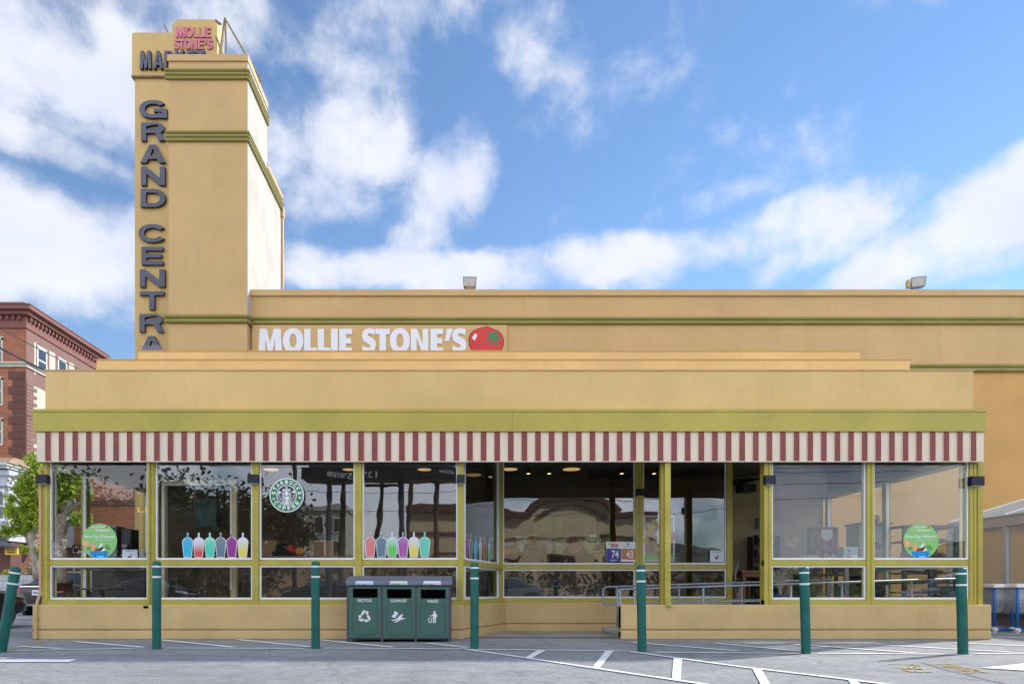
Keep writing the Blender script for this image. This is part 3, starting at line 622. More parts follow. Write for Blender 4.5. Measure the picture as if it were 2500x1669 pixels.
# ------------------------------------------------------------------ roof floodlights
M_lens = mat('floodlight_lens', (0.55, 0.57, 0.52), 0.2, 0.1, var=0.15, vs=9)
def flood(px, py, yaw, label, double):
    Y = YW+.12; x, z = X(px, Y), zt+.02
    t = thing('floodlight', (x, Y, z), label, 'floodlight', 'floodlights on the hall roof edge'); t.rotation_euler = (0, 0, yaw); t.scale = (.70, .8, .74)
    o = Vector((x, Y, z)); h = .17
    part('lamp_housing', MB().hexa([(x-.26,Y-.05,z+h),(x+.26,Y-.05,z+h),(x+.22,Y+.2,z+h+.03),(x-.22,Y+.2,z+h+.03)], [(x-.28,Y-.14,z+h+.36),(x+.28,Y-.14,z+h+.36),(x+.2,Y+.12,z+h+.33),(x-.2,Y+.12,z+h+.33)]), M_grey, t, bevel=.01)
    part('lens', MB().add([(x-.225,Y-.0665,z+h+.04),(x+.225,Y-.0665,z+h+.04),(x+.24,Y-.142,z+h+.32),(x-.24,Y-.142,z+h+.32),(x-.225,Y-.05,z+h+.04),(x+.225,Y-.05,z+h+.04),(x+.24,Y-.12,z+h+.32),(x-.24,Y-.12,z+h+.32)], [(0,1,2,3),(7,6,5,4),(0,4,5,1),(1,5,6,2),(2,6,7,3),(3,7,4,0)]), M_lens, t)
    if double: part('ballast_box', MB().box(x-.40, x-.30, Y-.1, Y+.08, z+h+.02, z+h+.30), M_cap, t); part('bracket', MB().tube([(x-.2,Y,z-.02),(x-.2,Y,z+h+.02)], .015, 6).tube([(x+.0,Y,z-.02),(x+.02,Y,z+h+.02)], .015, 6), M_rust, t)
    else: part('ballast_box', MB().hexa([(x-.12,Y-.06,z+.06),(x+.12,Y-.06,z+.06),(x+.12,Y+.12,z+.06),(x-.12,Y+.12,z+.06)], [(x-.15,Y-.07,z+h-.002),(x+.15,Y-.07,z+h-.002),(x+.15,Y+.13,z+h-.002),(x-.15,Y+.13,z+h-.002)]), M_card, t); part('bracket', MB().tube([(x,Y,z-.02),(x,Y,z+.06)], .02, 6), M_rust, t)
flood(1147, 684, 0, 'grey square floodlight above the name board on the hall roof edge', False)
flood(2240, 688, R(-14), 'tilted floodlight on two thin legs at the right end of the hall roof edge', True)
# ------------------------------------------------------------------ cube wall lamps
def wlamp(px0, px1, py0, py1, Y, where, d=.10):
    x0, x1 = X(px0, Y-d), X(px1, Y-d); z0, z1 = Z(py1, Y-d), Z(py0, Y-d); x = (x0+x1)/2
    t = thing('wall_lamp', (x, Y, z0), 'small dark cube wall lamp '+where, 'wall lamp', 'cube wall lamps on the shop front posts')
    part('lamp_body', MB().box(x0, x1, Y-.031-d, Y-.031, z0, z1), mat('navy_lamp_metal', (.018,.021,.028), .5, spec=.3), t, bevel=.006)
    part('lens', MB().box(x0+.02, x1-.02, Y-.02-d, Y-.05, z0-.006, z0-.0005), M_paper, t)
wlamp(89, 117, 1158, 1180, YF, 'on the left corner post beside the tree')
wlamp(605, 631, 1158, 1179, YF, 'on the post left of the round green and white logo')
wlamp(1115, 1135, 1158, 1179, YF, 'on the post where the shop front turns into its recess')
wlamp(1554, 1574, 1193, 1210, YR, 'on the recessed post above the lottery price sign')
wlamp(1867, 1893, 1160, 1182, YF, 'on the post right of the open entrance')
wlamp(2369, 2401, 1162, 1185, YF, 'on the right corner post near the white tent')

# ------------------------------------------------------------------ window decals
def gradient(name, a, b, lo=.3, hi=.8):
    m = bpy.data.materials.new(name); m.use_nodes = True; t = NT(m.node_tree); bb = t.n['Principled BSDF']; bb.inputs['Roughness'].default_value = .5
    tc = t.new('ShaderNodeTexCoord'); s = t.new('ShaderNodeSeparateXYZ'); t.link(tc.outputs['Generated'], s.inputs[0])
    t.link(t.ramp(s.outputs[2], [(lo, a), (hi, b)]), bb.inputs['Base Color']); return m
CW = (.62,.68,.76)
cups_g = {'blue':gradient('blue_drink',(.03,.42,.66),(.05,.44,.66)), 'red':gradient('red_drink',(.66,.07,.06),CW,.2,.65), 'mint':gradient('mint_drink',(.08,.60,.40),(.35,.68,.6),.45,.95),
          'grey':gradient('grey_drink',(.12,.19,.24),(.16,.23,.28)), 'purple':gradient('purple_drink',(.28,.03,.25),(.3,.03,.26)), 'yellow':gradient('yellow_drink',(.72,.62,.08),CW,.25,.75),
          'coral':gradient('coral_drink',(.70,.19,.19),(.6,.25,.24)), 'green':gradient('green_drink',(.12,.55,.12),CW,.35,.85), 'lilac':gradient('magenta_drink',(.38,.10,.35),(.42,.3,.5),.5,1), 'teal':gradient('solid_mint_drink',(.12,.56,.40),(.14,.58,.43)),
          'beige':gradient('beige_drink',(.55,.45,.36),CW,.4,.9), 'brick':gradient('brick_drink',(.45,.08,.06),(.5,.12,.1))}
def cup(cx, colour, y0, y1, Y, hw=13, label='', tilt=None):
    def loops(g):
        w = hw*(1+g*.09); top = y0+11-g; o = [(cx-w*.66, y1+g), (cx-w*.92, y0+24), (cx-w, y0+23)]
        o += [(cx-w*.97*math.cos(R(a)), y0+24-(13+g)*math.sin(R(a))) for a in range(10, 80, 12)]
        o += [(cx-w*.14, top), (cx-w*.14, y0-g), (cx+w*.14, y0-g), (cx+w*.14, top)]
        o += [(cx+w*.97*math.cos(R(a)), y0+24-(13+g)*math.sin(R(a))) for a in range(70, 0, -12)]
        o += [(cx+w, y0+23), (cx+w*.92, y0+24), (cx+w*.66, y1+g)]
        return [[(X(a, Y), Z(b, Y)) for a, b in o]]
    m = MB(); flat(m, loops(1.3), Y-.003, .002); m2 = MB(); flat(m2, loops(-.2), Y-.0055, .001)
    if tilt: m.moved(tilt); m2.moved(tilt)
    o = tag(part('drink_decal', m, M_wht, None), label, 'window decal', 'drink cup decals along the shop windows')
    part('drink_print', m2, cups_g[colour], o)
for i, (cx, c, w) in enumerate([(458.5,'blue','bright blue'),(485.5,'red','red fading to white'),(512.5,'mint','mint green'),(539,'grey','slate grey'),(566,'purple','deep purple'),(593,'yellow','yellow fading to white')]):
    cup(cx, c, 1301, 1359, YF+.018, label=w+' drink cup decal in the window behind the second bollard' if i else 'bright blue drink cup decal, leftmost on the shop windows')
for i, (cx, c, w) in enumerate([(904,'coral','coral red'),(931,'grey','smoky grey'),(957.5,'green','bright green fading to white'),(984,'lilac','magenta'),(1010.5,'yellow','yellow fading to white'),(1037,'teal','solid mint green')]):
    cup(cx, c, 1300, 1358, YF+.018, label=w+' drink cup decal in the window above the recycling bins')
# five decals on the angled pane: built on the front plane, then turned onto the pane
A0 = Vector((a0[0], a0[1])); A1 = Vector((a1[0], a1[1])); AD = (A1-A0).normalized(); AN = Vector((AD.y, -AD.x))
for i, (s, c, w) in enumerate([(.10,'purple','dark purple'),(.34,'grey','grey blue'),(.60,'blue','cyan'),(.86,'beige','pale beige'),(1.12,'brick','brick red'),(1.38,'green','leaf green')]):
    def turn(v, s=s, i=i):
        q = A0+AD*(s+(v.x)*1.0)-Vector((-AD.y, AD.x))*((YF-v.y)-.018); return Vector((q.x, q.y, v.z))
    cup(CX, c, 1301, 1360, YF, label=w+' drink cup decal on the narrow angled window', tilt=turn)

def round_sticker(cx, cy, label):
    Yp = YF+.017; k = F/Yp; o = (X(cx, Yp), Z(cy, Yp)); s = 43/F*Yp/622
    def p(x, y): return (o[0]+(x-770)*s, o[1]-(y-770)*s)
    t = thing('delivery_sticker', (o[0], Yp, o[1]-.28), label, 'window sticker', 'round green delivery stickers')
    g = mat('sticker_green', (.24,.53,.16), .5, var=.02)
    part('disc', flat(MB(), [circ(o[0], o[1], 622*s)], Yp, .003), g, t)
    L1 = Yp-.0035
    a = p(490,310); b = p(975,245); m = text(MB(), "MOLLIE STONE'S", a[0], b[0], a[1], b[1], L1, .001, off=.03)
    a = p(645,425); b = p(1135,345); text(m, "Instacart", a[0], b[0], a[1], b[1], L1, .001, off=.03)
    a = p(430,400); b = p(505,365); text(m, "AND", a[0], b[0], a[1], b[1], L1, .001)
    a = p(215,690); b = p(1310,548); text(m, "Same Day Delivery!", a[0], b[0], a[1], b[1], L1, .001, off=.012)
    a = p(570,752); b = p(1195,708); text(m, "( Free within 60 minutes )", a[0], b[0], a[1], b[1], L1, .001, off=.01)
    part('lettering', m, M_wht, t)
    c = p(1020,280); part('tomato', flat(MB(), [circ(c[0], c[1], 38*s)], L1, .001), M_red, t)
    c = p(290,855); part('badge', flat(MB(), [circ(c[0], c[1], 115*s)], L1, .001), mat('badge_orange', (.85,.32,.13), .5, var=0), t)
    c2 = p(600,388); m = flat(MB(), [[p(560,380),p(600,350),p(640,385),p(600,430)]], L1, .001); part('carrot', m, MATS['badge_orange'], t)
    m = MB(); [text(m, w, p(xa,0)[0], p(xb,0)[0], p(0,yb)[1], p(0,ya)[1], L1-.0015, .001, rot=.15) for w, xa, xb, ya, yb in (('FIRST',230,350,790,825),('DELIVERY',205,375,835,870),('FREE',240,345,885,920))]; part('badge_lettering', m, M_wht, t)
    part('basket', flat(MB(), [[p(430,1125),p(1080,1120),p(1085,1250),p(1010,1330),p(900,1375),p(770,1385),p(640,1375),p(530,1330),p(445,1240)]], L1, .001), mat('basket_blue', (.0,.27,.62), .5, var=0), t)
    m = flat(MB(), [[p(600,1130),p(618,1130),p(655,1370),p(635,1368)], [p(985,1120),p(1003,1120),p(950,1355),p(930,1362)]], L1-.0012, .001); part('basket_handle', m, mat('basket_line', (.0,.07,.2), .5, var=0), t)
    a = p(710,1335); b = p(935,1290); part('basket_lettering', text(MB(), 'Instacart', a[0], b[0], a[1], b[1], L1-.0012, .001, off=.02), M_wht, t)
    for nm, pts, col in (('bread', [(475,1000),(480,860),(550,835),(610,880),(630,1000),(600,1120),(480,1120)], (.80,.36,.17)), ('grapes', [(600,1120),(640,1020),(780,1030),(900,960),(930,1010),(820,1120)], (.25,.04,.05)),
                         ('milk', [(740,950),(840,840),(910,890),(830,980),(780,1010)], (.75,.8,.85)), ('cheese', [(800,1120),(790,1040),(960,1010),(985,1080),(880,1125)], (.85,.78,.62)),
                         ('broccoli', [(960,1000),(950,930),(1040,905),(1130,950),(1180,1020),(1160,1080),(1090,1090),(1040,1090)], (.10,.33,.06)), ('greens', [(310,1060),(340,990),(430,960),(470,1010),(440,1090),(350,1090)], (.10,.30,.08))):
        part(nm, flat(MB(), [[p(*q) for q in pts]], L1-(.0012 if nm != 'greens' else .0), .001), mat(nm+'_print', col, .5, var=.15, vs=20), t)
round_sticker(243, 1320, 'round green delivery sticker with a blue basket in the leftmost shop window')
round_sticker(2248, 1320, 'round green delivery sticker with a blue basket in the rightmost shop window')

# coffee emblem
Yp = YF-.02; o = (X(701,Yp), Z(1208.5,Yp)); s = 41.7/F*Yp/655
def p(x, y): return (o[0]+(x-790)*s, o[1]-(y-830)*s)
t = thing('coffee_sign', (o[0], Yp, o[1]-.28), 'round green and white coffee emblem with a crowned figure hanging in the third window', 'sign')
part('disc', flat(MB(), [circ(o[0], o[1], 655*s, 56)], Yp, .03), M_wht, t, bevel=0)
L = Yp-.032
M_sbg = mat('emblem_green', (.02,.20,.07), .4, var=.06, vs=5); M_sbk = mat('emblem_black', (.02,.025,.03), .4, var=0)
part('green_ring', flat(MB(), [circ(o[0], o[1], 612*s, 56), circ(o[0], o[1], 392*s, 48)], L, .002), M_sbg, t)
part('black_field', flat(MB(), [circ(o[0], o[1], 352*s, 48)], L, .002), M_sbk, t)
L2 = L-.003; m = MB()
def arc_text(m, wd, rad, a_start, a_end, h, flipd=False):
    for i, ch in enumerate(wd):
        a = R(a_start+(a_end-a_start)*i/(len(wd)-1)); c = (o[0]+rad*s*math.cos(a), o[1]+rad*s*math.sin(a))
        rot = a-math.pi/2 if not flipd else a+math.pi/2
        text(m, ch, c[0]-(58 if ch != 'I' else 20)*s, c[0]+58*s, c[1]-h*s/2, c[1]+h*s/2, L2, .002, off=.05, rot=rot)
arc_text(m, 'STARBUCKS', 502, 171, 9, 150); arc_text(m, 'COFFEE', 502, 217, 323, 150, True)
def star(cx, cy, r): return [p(cx+r*(1 if k % 2 == 0 else .42)*math.sin(R(36*k)), cy-r*(1 if k % 2 == 0 else .42)*math.cos(R(36*k))) for k in range(10)]
flat(m, [star(300,975,66)], L2+.0, .002); flat(m, [star(1295,930,66)], L2, .002)
part('ring_lettering', m, M_wht, t)
m = MB()
flat(m, [star(785,550,62), [p(*q) for q in ((650,680),(620,610),(665,620),(665,575),(715,620),(790,600),(860,620),(905,565),(905,610),(945,595),(915,680),(790,655))]], L2, .002)
flat(m, [[p(*q) for q in ((455,810),(505,650),(545,705),(620,695),(560,760))], [p(*q) for q in ((950,690),(1020,690),(1065,625),(1140,780),(1040,745))]], L2, .002)
flat(m, [[p(*q) for q in ((730,885),(790,870),(850,885),(880,940),(830,1030),(850,1090),(890,1180),(700,1180),(745,1080),(760,1030),(715,945))]], L2, .002)
flat(m, [sell(p(790,0)[0], p(0,765)[1], 72*s, 95*s, 2)], L2, .002)
for sg in (-1, 1):
    for k in range(3):
        x0 = 790+sg*(85+k*38); pts = [(x0, 700+k*15), (x0+sg*10, 800), (x0-sg*5, 880), (x0+sg*12, 960), (x0-sg*22, 1040), (x0-sg*5, 1110), (x0+sg*2, 1165-k*12)]
        flat(m, [stroke([p(*q) for q in pts], 19*s)], L2, .002)
    for k in range(6):
        flat(m, [stroke([p(790+sg*(345-k*28), 830+k*52), p(790+sg*(250-k*18), 850+k*48-10)], 21*s)], L2, .002)
part('crowned_figure', m, M_wht, t)

# ------------------------------------------------------------------ papers and posters in the windows
def panel(name, px0, px1, py0, py1, Y, m, label, cat, group=None, d=.006):
    o_ = thing(name, (X((px0+px1)/2,Y), Y, Z(py1,Y)), label, cat, group)
    part('sheet', MB().box(X(px0,Y), X(px1,Y), Y-d, Y, Z(py1,Y), Z(py0,Y)), m, o_); return o_
Yq = YR-.02
t = panel('price_sign', 1479, 1551, 1322, 1370, Yq, M_wht, 'lottery jackpot sign with purple and orange number panels in the recessed window', 'sign')
def pp(x, y): return (X(1460+x/10.68,Yq), Z(1300+y/10.68,Yq))
part('number_panel', flat(MB(), [[pp(208,408),pp(595,408),pp(595,748),pp(208,748)]], Yq-.007, .001), mat('lottery_purple', (.045,.05,.30), .5, var=.1, vs=20), t)
part('number_panel', flat(MB(), [[pp(605,412),pp(970,412),pp(970,695),pp(605,695)]], Yq-.007, .001), mat('lottery_orange', (.50,.19,.06), .5, var=.05, vs=20), t)
m = MB()
for wd, xa, xb, ya, yb in (('74',355,535,455,655),('43',730,915,455,655),('MILLION',320,480,698,732)): a = pp(xa,yb); b = pp(xb,ya); text(m, wd, a[0], b[0], a[1], b[1], Yq-.0085, .001, off=.02)
part('numbers', m, M_wht, t)
a = pp(345,345); b = pp(530,275); part('lettering', text(MB(), 'MEGA', a[0], b[0], a[1], b[1], Yq-.007, .001, off=.04, shear=.2), M_red, t)
a = pp(335,382); b = pp(530,345); part('lettering', text(MB(), 'MILLIONS', a[0], b[0], a[1], b[1], Yq-.007, .001, off=.03, shear=.2), mat('navy_ink', (.03,.03,.25), .5, var=0), t)
m = MB(); a = pp(655,380); b = pp(885,340); text(m, 'SuperLotto', a[0], b[0], a[1], b[1], Yq-.007, .001, off=.02); c = pp(780,295); flat(m, [circ(c[0], c[1], 35/10.68/F*Yq)], Yq-.007, .001)
part('lettering', m, mat('lottery_blue', (.08,.38,.60), .5, var=0), t)
c = pp(300,295); part('ball', flat(MB(), [circ(c[0], c[1], 32/10.68/F*Yq)], Yq-.007, .001), mat('lottery_green', (.35,.5,.2), .5, var=0), t)

# fruit poster
t = panel('fruit_poster', 1571, 1647, 1258, 1369, Yq+.055, M_wht, 'poster of peaches and apples over a green band in the recessed window', 'poster')
Yq2 = Yq+.055
part('picture', MB().box(X(1575,Yq2), X(1643,Yq2), Yq2-.0085, Yq2-.007, Z(1354,Yq2), Z(1261,Yq2)), mat('poster_shade', (.10,.08,.085), .5, var=.7, vs=9), t)
part('green_band', MB().box(X(1573,Yq2), X(1645,Yq2), Yq2-.0105, Yq2-.009, Z(1367,Yq2), Z(1352,Yq2)), mat('poster_green', (.16,.42,.14), .5, var=.08, vs=6), t)
for i, (x, y, r, c) in enumerate([(1589,1300,12,(.62,.42,.36)),(1602,1308,9,(.60,.46,.42)),(1591,1287,8,(.66,.46,.18)),(1577,1318,8,(.66,.50,.08)),(1638,1308,12,(.56,.22,.24)),(1632,1275,8,(.5,.3,.3)),(1615,1341,10,(.60,.46,.3)),(1579,1281,7,(.5,.45,.35)),(1628,1325,7,(.55,.2,.15)),(1598,1330,6,(.42,.2,.16)),(1582,1336,4,(.3,.15,.5)),(1607,1272,5,(.2,.35,.3))]):
    part('fruit', flat(MB(), [sell(X(x,Yq2), Z(y,Yq2), r/F*Yq2, r*.93/F*Yq2, 2.1, 20)], Yq2-.009-.0006*(i % 4), .001), mat('fruit_print_%d' % i, c, .5, var=.2, vs=14), t)
part('tag_print', flat(MB(), [[(X(a_,Yq2), Z(b_,Yq2)) for a_, b_ in ((1606,1262),(1635,1262),(1635,1284),(1620,1293),(1606,1284))]], Yq2-.012, .001), M_paper, t)

def notice(px0, px1, py0, py1, Y, label):
    t = panel('notice_sheet', px0, px1, py0, py1, Y, M_paper, label, 'notice', 'small service notices in the windows'); w = px1-px0
    m = MB(); [m.box(X(px0+w*f0,Y), X(px1-w*f0,Y), Y-.0075, Y-.0065, Z(py0+dy+1.1,Y), Z(py0+dy,Y)) for f0, dy in ((.2,3),(.36,10))]
    cx = (px0+px1)/2; m.box(X(cx-5,Y), X(cx+2,Y), Y-.0075, Y-.0065, Z(py0+21,Y), Z(py0+15,Y)).box(X(cx-4,Y), X(cx-2,Y), Y-.0075, Y-.0065, Z(py0+24.5,Y), Z(py0+21,Y)).box(X(cx+1.5,Y), X(cx+4,Y), Y-.0075, Y-.0065, Z(py0+18,Y), Z(py0+13,Y))
    part('print', m, mat('grey_ink', (.12,.11,.15), .6, var=0), t)
notice(299, 336, 1341, 1365, YF+.06, 'small white notice with a dark animal print in the leftmost shop window')
notice(1733, 1768, 1343, 1371, YR-.02, 'small white notice with a dark animal print in the right-hand recessed window')

# ------------------------------------------------------------------ triple recycling station
Yb = 10.44
def q(x, y): return (X(820+x/7.128,Yb), Z(1380+y/7.128,Yb))
bx0_, bx1_ = q(188,0)[0], q(1995,0)[0]; B = thing('recycling_station', ((bx0_+bx1_)/2, Yb+.3, 0), 'dark green three-part bin station marked recycle, compost and waste under a grey curved lid', 'bin')
M_bing = mat('bin_green_plastic', (.045,.125,.095), .5, var=.08, vs=3, bump=.08, bs=120); M_bing2 = mat('bin_groove_green', (.02,.06,.045), .6, var=0)
zt_, zb_ = q(0,345)[1], q(0,1330)[1]*0+.0
fr = MB().box(bx0_, bx1_, Yb+.05, Yb+.56, .05, zt_)
for xa, xb in ((188,226),(776,822),(1366,1410),(1958,1995)): fr.box(q(xa,0)[0], q(xb,0)[0], Yb+.0, Yb+.06, .0, zt_-.001)
fr.box(bx0_, bx1_, Yb+.01, Yb+.05, .045, .09).box(bx0_+.001, bx0_+.05, Yb+.45, Yb+.55, 0, .06).box(bx1_-.05, bx1_-.001, Yb+.45, Yb+.55, 0, .06)
part('frame', fr, M_char, B, bevel=.004)
lx0, lx1 = q(186,0)[0]-.005, q(2018,0)[0]; ld = MB()
zf = q(0,340)[1]; prof = [(-.035, zf), (-.035, zf+.03), (-.01, zf+.065), (.06, zf+.10), (.2, zf+.135), (.40, zf+.15), (.60, zf+.145), (.60, zf+.0)]
ld.add([(lx0, Yb+a, z) for a, z in prof]+[(lx1, Yb+a, z) for a, z in prof], [tuple(range(8)), tuple(range(8, 16))[::-1]]+[((i+1) % 8, i, i+8, (i+1) % 8+8) for i in range(8)])
part('lid', ld, mat('lid_grey_plastic', (.125,.14,.185), .5, var=.06, vs=4), B)
for i, (xa, xb, wd, tx0_, tx1_) in enumerate(((228,776,'RECYCLE',383,626),(822,1366,'COMPOST',948,1240),(1410,1958,'WASTE',1588,1780))):
    d = MB(); x0, x1 = q(xa,0)[0], q(xb,0)[0]; z0, z1 = q(0,1250)[1], zt_-.012; dy = (i*8)
    ox0, ox1 = q(xa+66,0)[0], q(xb-50,0)[0]; oz0, oz1 = q(0,556+dy)[1], q(0,398+dy)[1]
    d.box(x0, x1, Yb, Yb+.05, z0, oz0).box(x0, x1, Yb, Yb+.05, oz1, z1).box(x0, ox0, Yb, Yb+.05, oz0, oz1).box(ox1, x1, Yb, Yb+.05, oz0, oz1)
    door = part('door', d, M_bing, B)
    part('opening', MB().box(ox0+.001, ox1-.001, Yb+.032, Yb+.049, oz0+.001, oz1-.001), mat('bin_mouth_shade', (.002,.002,.0025), 1.0, var=0, spec=0), door)  # black sheet with the shade inside the bin put into its colour
    px0, px1, pz0, pz1 = q(xa+55,0)[0], q(xb-50,0)[0], q(0,1200)[1], q(0,645+dy)[1]; c = .045
    oct_ = [(px0+c,pz0),(px1-c,pz0),(px1,pz0+c),(px1,pz1-c),(px1-c,pz1),(px0+c,pz1),(px0,pz1-c),(px0,pz0+c)]
    part('groove', flat(MB(), [oct_, [(px0+(a-px0)*.0+(.006 if a < (px0+px1)/2 else -.006)+a-px0, b+(.006 if b < (pz0+pz1)/2 else -.006)) for a, b in oct_]], Yb-.0005, .001), M_bing2, door)
    part('raised_panel', flat(MB(), [[(a+(.009 if a < (px0+px1)/2 else -.009), b+(.009 if b < (pz0+pz1)/2 else -.009)) for a, b in oct_]], Yb-.0005, .005), M_bing, door, bevel=.002)
    part('lettering', text(MB(), wd, q(tx0_,0)[0], q(tx1_,0)[0], q(0,628+dy)[1], q(0,577+dy)[1], Yb-.001, .002, off=.02), M_wht, door)
    part('edge_trim', MB().box(x1-.006, x1-.001, Yb-.004, Yb-.0005, z0, z1), M_grey, door)
    Ls = Yb-.0065; m = MB()
    if i == 0:
        cx, cy = 500, 885
        # three folded arrows chasing round a triangle
        for k in range(3):
            for poly in ([(-68,-25),(-30,-110),(22,-112),(-22,-32)], [(14,-80),(38,-108),(60,-76),(76,-84),(58,-34),(8,-48),(26,-56)]):
                w = R(120*k); flat(m, [[q(cx+a*math.cos(w)-b*math.sin(w), cy+a*math.sin(w)+b*math.cos(w)) for a, b in poly]], Ls, .001)
    elif i == 1:
        flat(m, [[q(*v) for v in ((1005,790),(1050,795),(1090,830),(1060,855),(1040,905),(990,900),(970,870),(1005,850),(1018,820))], [q(*v) for v in ((972,942),(1030,933),(1080,900),(1115,860),(1165,835),(1160,872),(1138,908),(1215,912),(1170,933),(1120,942),(1080,972),(1040,986),(1008,980),(1050,965),(1085,938),(1030,955),(975,958))]], Ls, .001)
    else:
        flat(m, [[q(*v) for v in ((1638,865),(1672,860),(1700,825),(1738,825),(1760,850),(1758,905),(1747,905),(1740,862),(1737,992),(1716,992),(1714,912),(1709,912),(1707,992),(1689,992),(1690,868),(1676,878),(1640,878))], [q(*v) for v in ((1603,905),(1618,990),(1662,990),(1676,905),(1664,905),(1653,978),(1628,978),(1614,905))]], Ls, .001)
        flat(m, [circ(q(1715,0)[0], q(0,803)[1], 18/7.128/F*Yb)], Ls, .001); flat(m, [circ(q(1638,0)[0], q(0,915)[1], 9/7.128/F*Yb)], Ls, .001)
    part('symbol', m, M_wht, door)
for xa, c in ((345,(.50,.56,.75)),(940,(.55,.63,.60)),(1522,(.64,.66,.72))):
    x0, x1 = q(xa,0)[0], q(xa+308,0)[0]; z0 = zf+.008
    lab = part('lid_label', MB().add([(x0, Yb-.037, z0), (x1, Yb-.037, z0), (x1, Yb-.037, zf+.028), (x0, Yb-.037, zf+.028), (x0+.008, Yb-.0145, zf+.0655), (x1-.002, Yb-.0145, zf+.0655)], [(0,1,2,3),(3,2,5,4)]), mat('lid_label_%d' % xa, c, .5, var=.05), B)
    part('print', MB().box(x0+.02, x0+.07, Yb-.039, Yb-.0375, z0+.004, z0+.010).box(x0+.10, x0+.15, Yb-.039, Yb-.0375, z0+.002, z0+.009).box(x0+.02, x1-.03, Yb-.0385, Yb-.0375, z0+.013, z0+.018), MATS['grey_ink'], lab)

# ------------------------------------------------------------------ bollards
M_boll = mat('teal_bollard_sleeve', (.010,.115,.095), .42, streak=.35, var=.16, vs=2.5, bump=.03, bs=60, spec=.3); M_tape = mat('white_reflective_tape', (.72,.74,.76), .4, var=0)
def bollard(px, pt, pb, label, r=.0575, lean=None):
    Y = EYE*F/(pb-CY)+.05; x = X(px, Y); h = Z(pt, Y)
    t = thing('bollard', (x, Y, 0), label, 'bollard', 'teal bollards with white bands in front of the shop')
    part('sleeve', MB().lathe([(r+.002,-.02),(r,.01),(r,h-.05),(r*.97,h-.025),(r*.84,h-.009),(r*.55,h-.001),(.001,h)], (x,Y,0), 32), M_boll, t, smooth=True)
    for dz in (.085, .225): part('white_band', MB().lathe([(r+.001,h-dz),(r+.0025,h-dz),(r+.0025,h-dz+.022),(r+.001,h-dz+.022)], (x,Y,0), 32), M_tape, t)
    if lean: t.rotation_euler = lean
    return t
bollard(382.5, 1369, 1584, 'upright teal bollard in front of the post between the first two windows')
bollard(770.5, 1369, 1583, 'upright teal bollard just left of the recycling station')
bollard(1158.5, 1372, 1585, 'upright teal bollard at the left side of the wall recess')
bollard(1567.5, 1378, 1590, 'upright teal bollard just right of the bent handrail end', lean=(0, R(-.8), 0))
bollard(1968, 1383, 1595, 'upright teal bollard in front of the window with the blue flowerpot', lean=(0, R(-1.4), 0))
bollard(2351, 1385, 1596, 'upright teal bollard nearest the right corner of the shop', lean=(0, R(-1.4), 0))
tb = bollard(2, 1380, 1592, 'teal bollard leaning to the right at the left edge of the photo', r=.062); tb.rotation_euler = (0, R(10.0), 0)

# ------------------------------------------------------------------ ramp handrails
def bend(pts, r=.10, n=5):
    o = [Vector(pts[0])]
    for i in range(1, len(pts)-1):
        a, b, c = Vector(pts[i-1]), Vector(pts[i]), Vector(pts[i+1]); u = (a-b).normalized(); v = (c-b).normalized()
        for k in range(n+1): t_ = k/n; o.append((b+u*r)*(1-t_)**2+b*2*t_*(1-t_)+(b+v*r)*t_*t_)
    return o+[Vector(pts[-1])]
def rail(Y, x0, x1, z0, z1, posts, label, loop_w, low=True):
    t = thing('handrail', (x0, Y, 0), label, 'handrail', 'steel handrails along the entrance ramp'); zz = lambda x: z0+(z1-z0)*(x-x0)/(x1-x0)
    part('loop_end', MB().tube(bend([(x0+loop_w, Y, zz(x0)-.32), (x0, Y, zz(x0)-.32), (x0, Y, zz(x0)), (x0+loop_w, Y, zz(x0+loop_w))], .09), .019, 10), M_galv, t, smooth=True)
    part('top_rail', MB().tube([(x0+loop_w, Y, zz(x0+loop_w)), (x1, Y, z1)], .019, 10), M_galv, t, smooth=True)
    for x in posts: part('post', MB().tube([(x, Y, 0.0), (x, Y, zz(x)-.015)], .019, 10).lathe([(.035,.0),(.035,.035),(.02,.04)], (x,Y,max(0,.05*(x-2.6))), 12), M_galv, t, smooth=True)
    if low: part('low_rail', MB().tube([(posts[1], Y, .56+.02), (x1, Y, .56+.10)], .014, 8), M_galv, t, smooth=True)
    return t
ya_, yb_ = 11.62, 12.72
zl = lambda py, Y: Z(py, Y)
rail(ya_, X(1507,ya_), X(2372,ya_), zl(1438,ya_), zl(1411,ya_), [X(1513,ya_)+.01, X(1549,ya_), X(1717,ya_), X(1930,ya_)+.0, X(2055,ya_), X(2225,ya_)], 'near steel ramp handrail just behind the low tan wall', .12)
rail(yb_, X(1472,yb_), X(2030,yb_), zl(1432,yb_), zl(1414,yb_), [X(1507,yb_), X(1658,yb_), X(1811,yb_), X(2030,yb_)], 'far steel ramp handrail with a looped end close to the recessed windows', .27)
solo('curb_block', MB().lathe([(.06,0),(.065,.02),(.065,.32),(.055,.34)], (0,0,0), 10).moved(lambda v: Vector((X(1469,12.75)+v.z, 12.62+v.x*1.1, .055+v.y))), M_conc, 'short grey concrete block on the ground under the handrail loop', 'curb block')
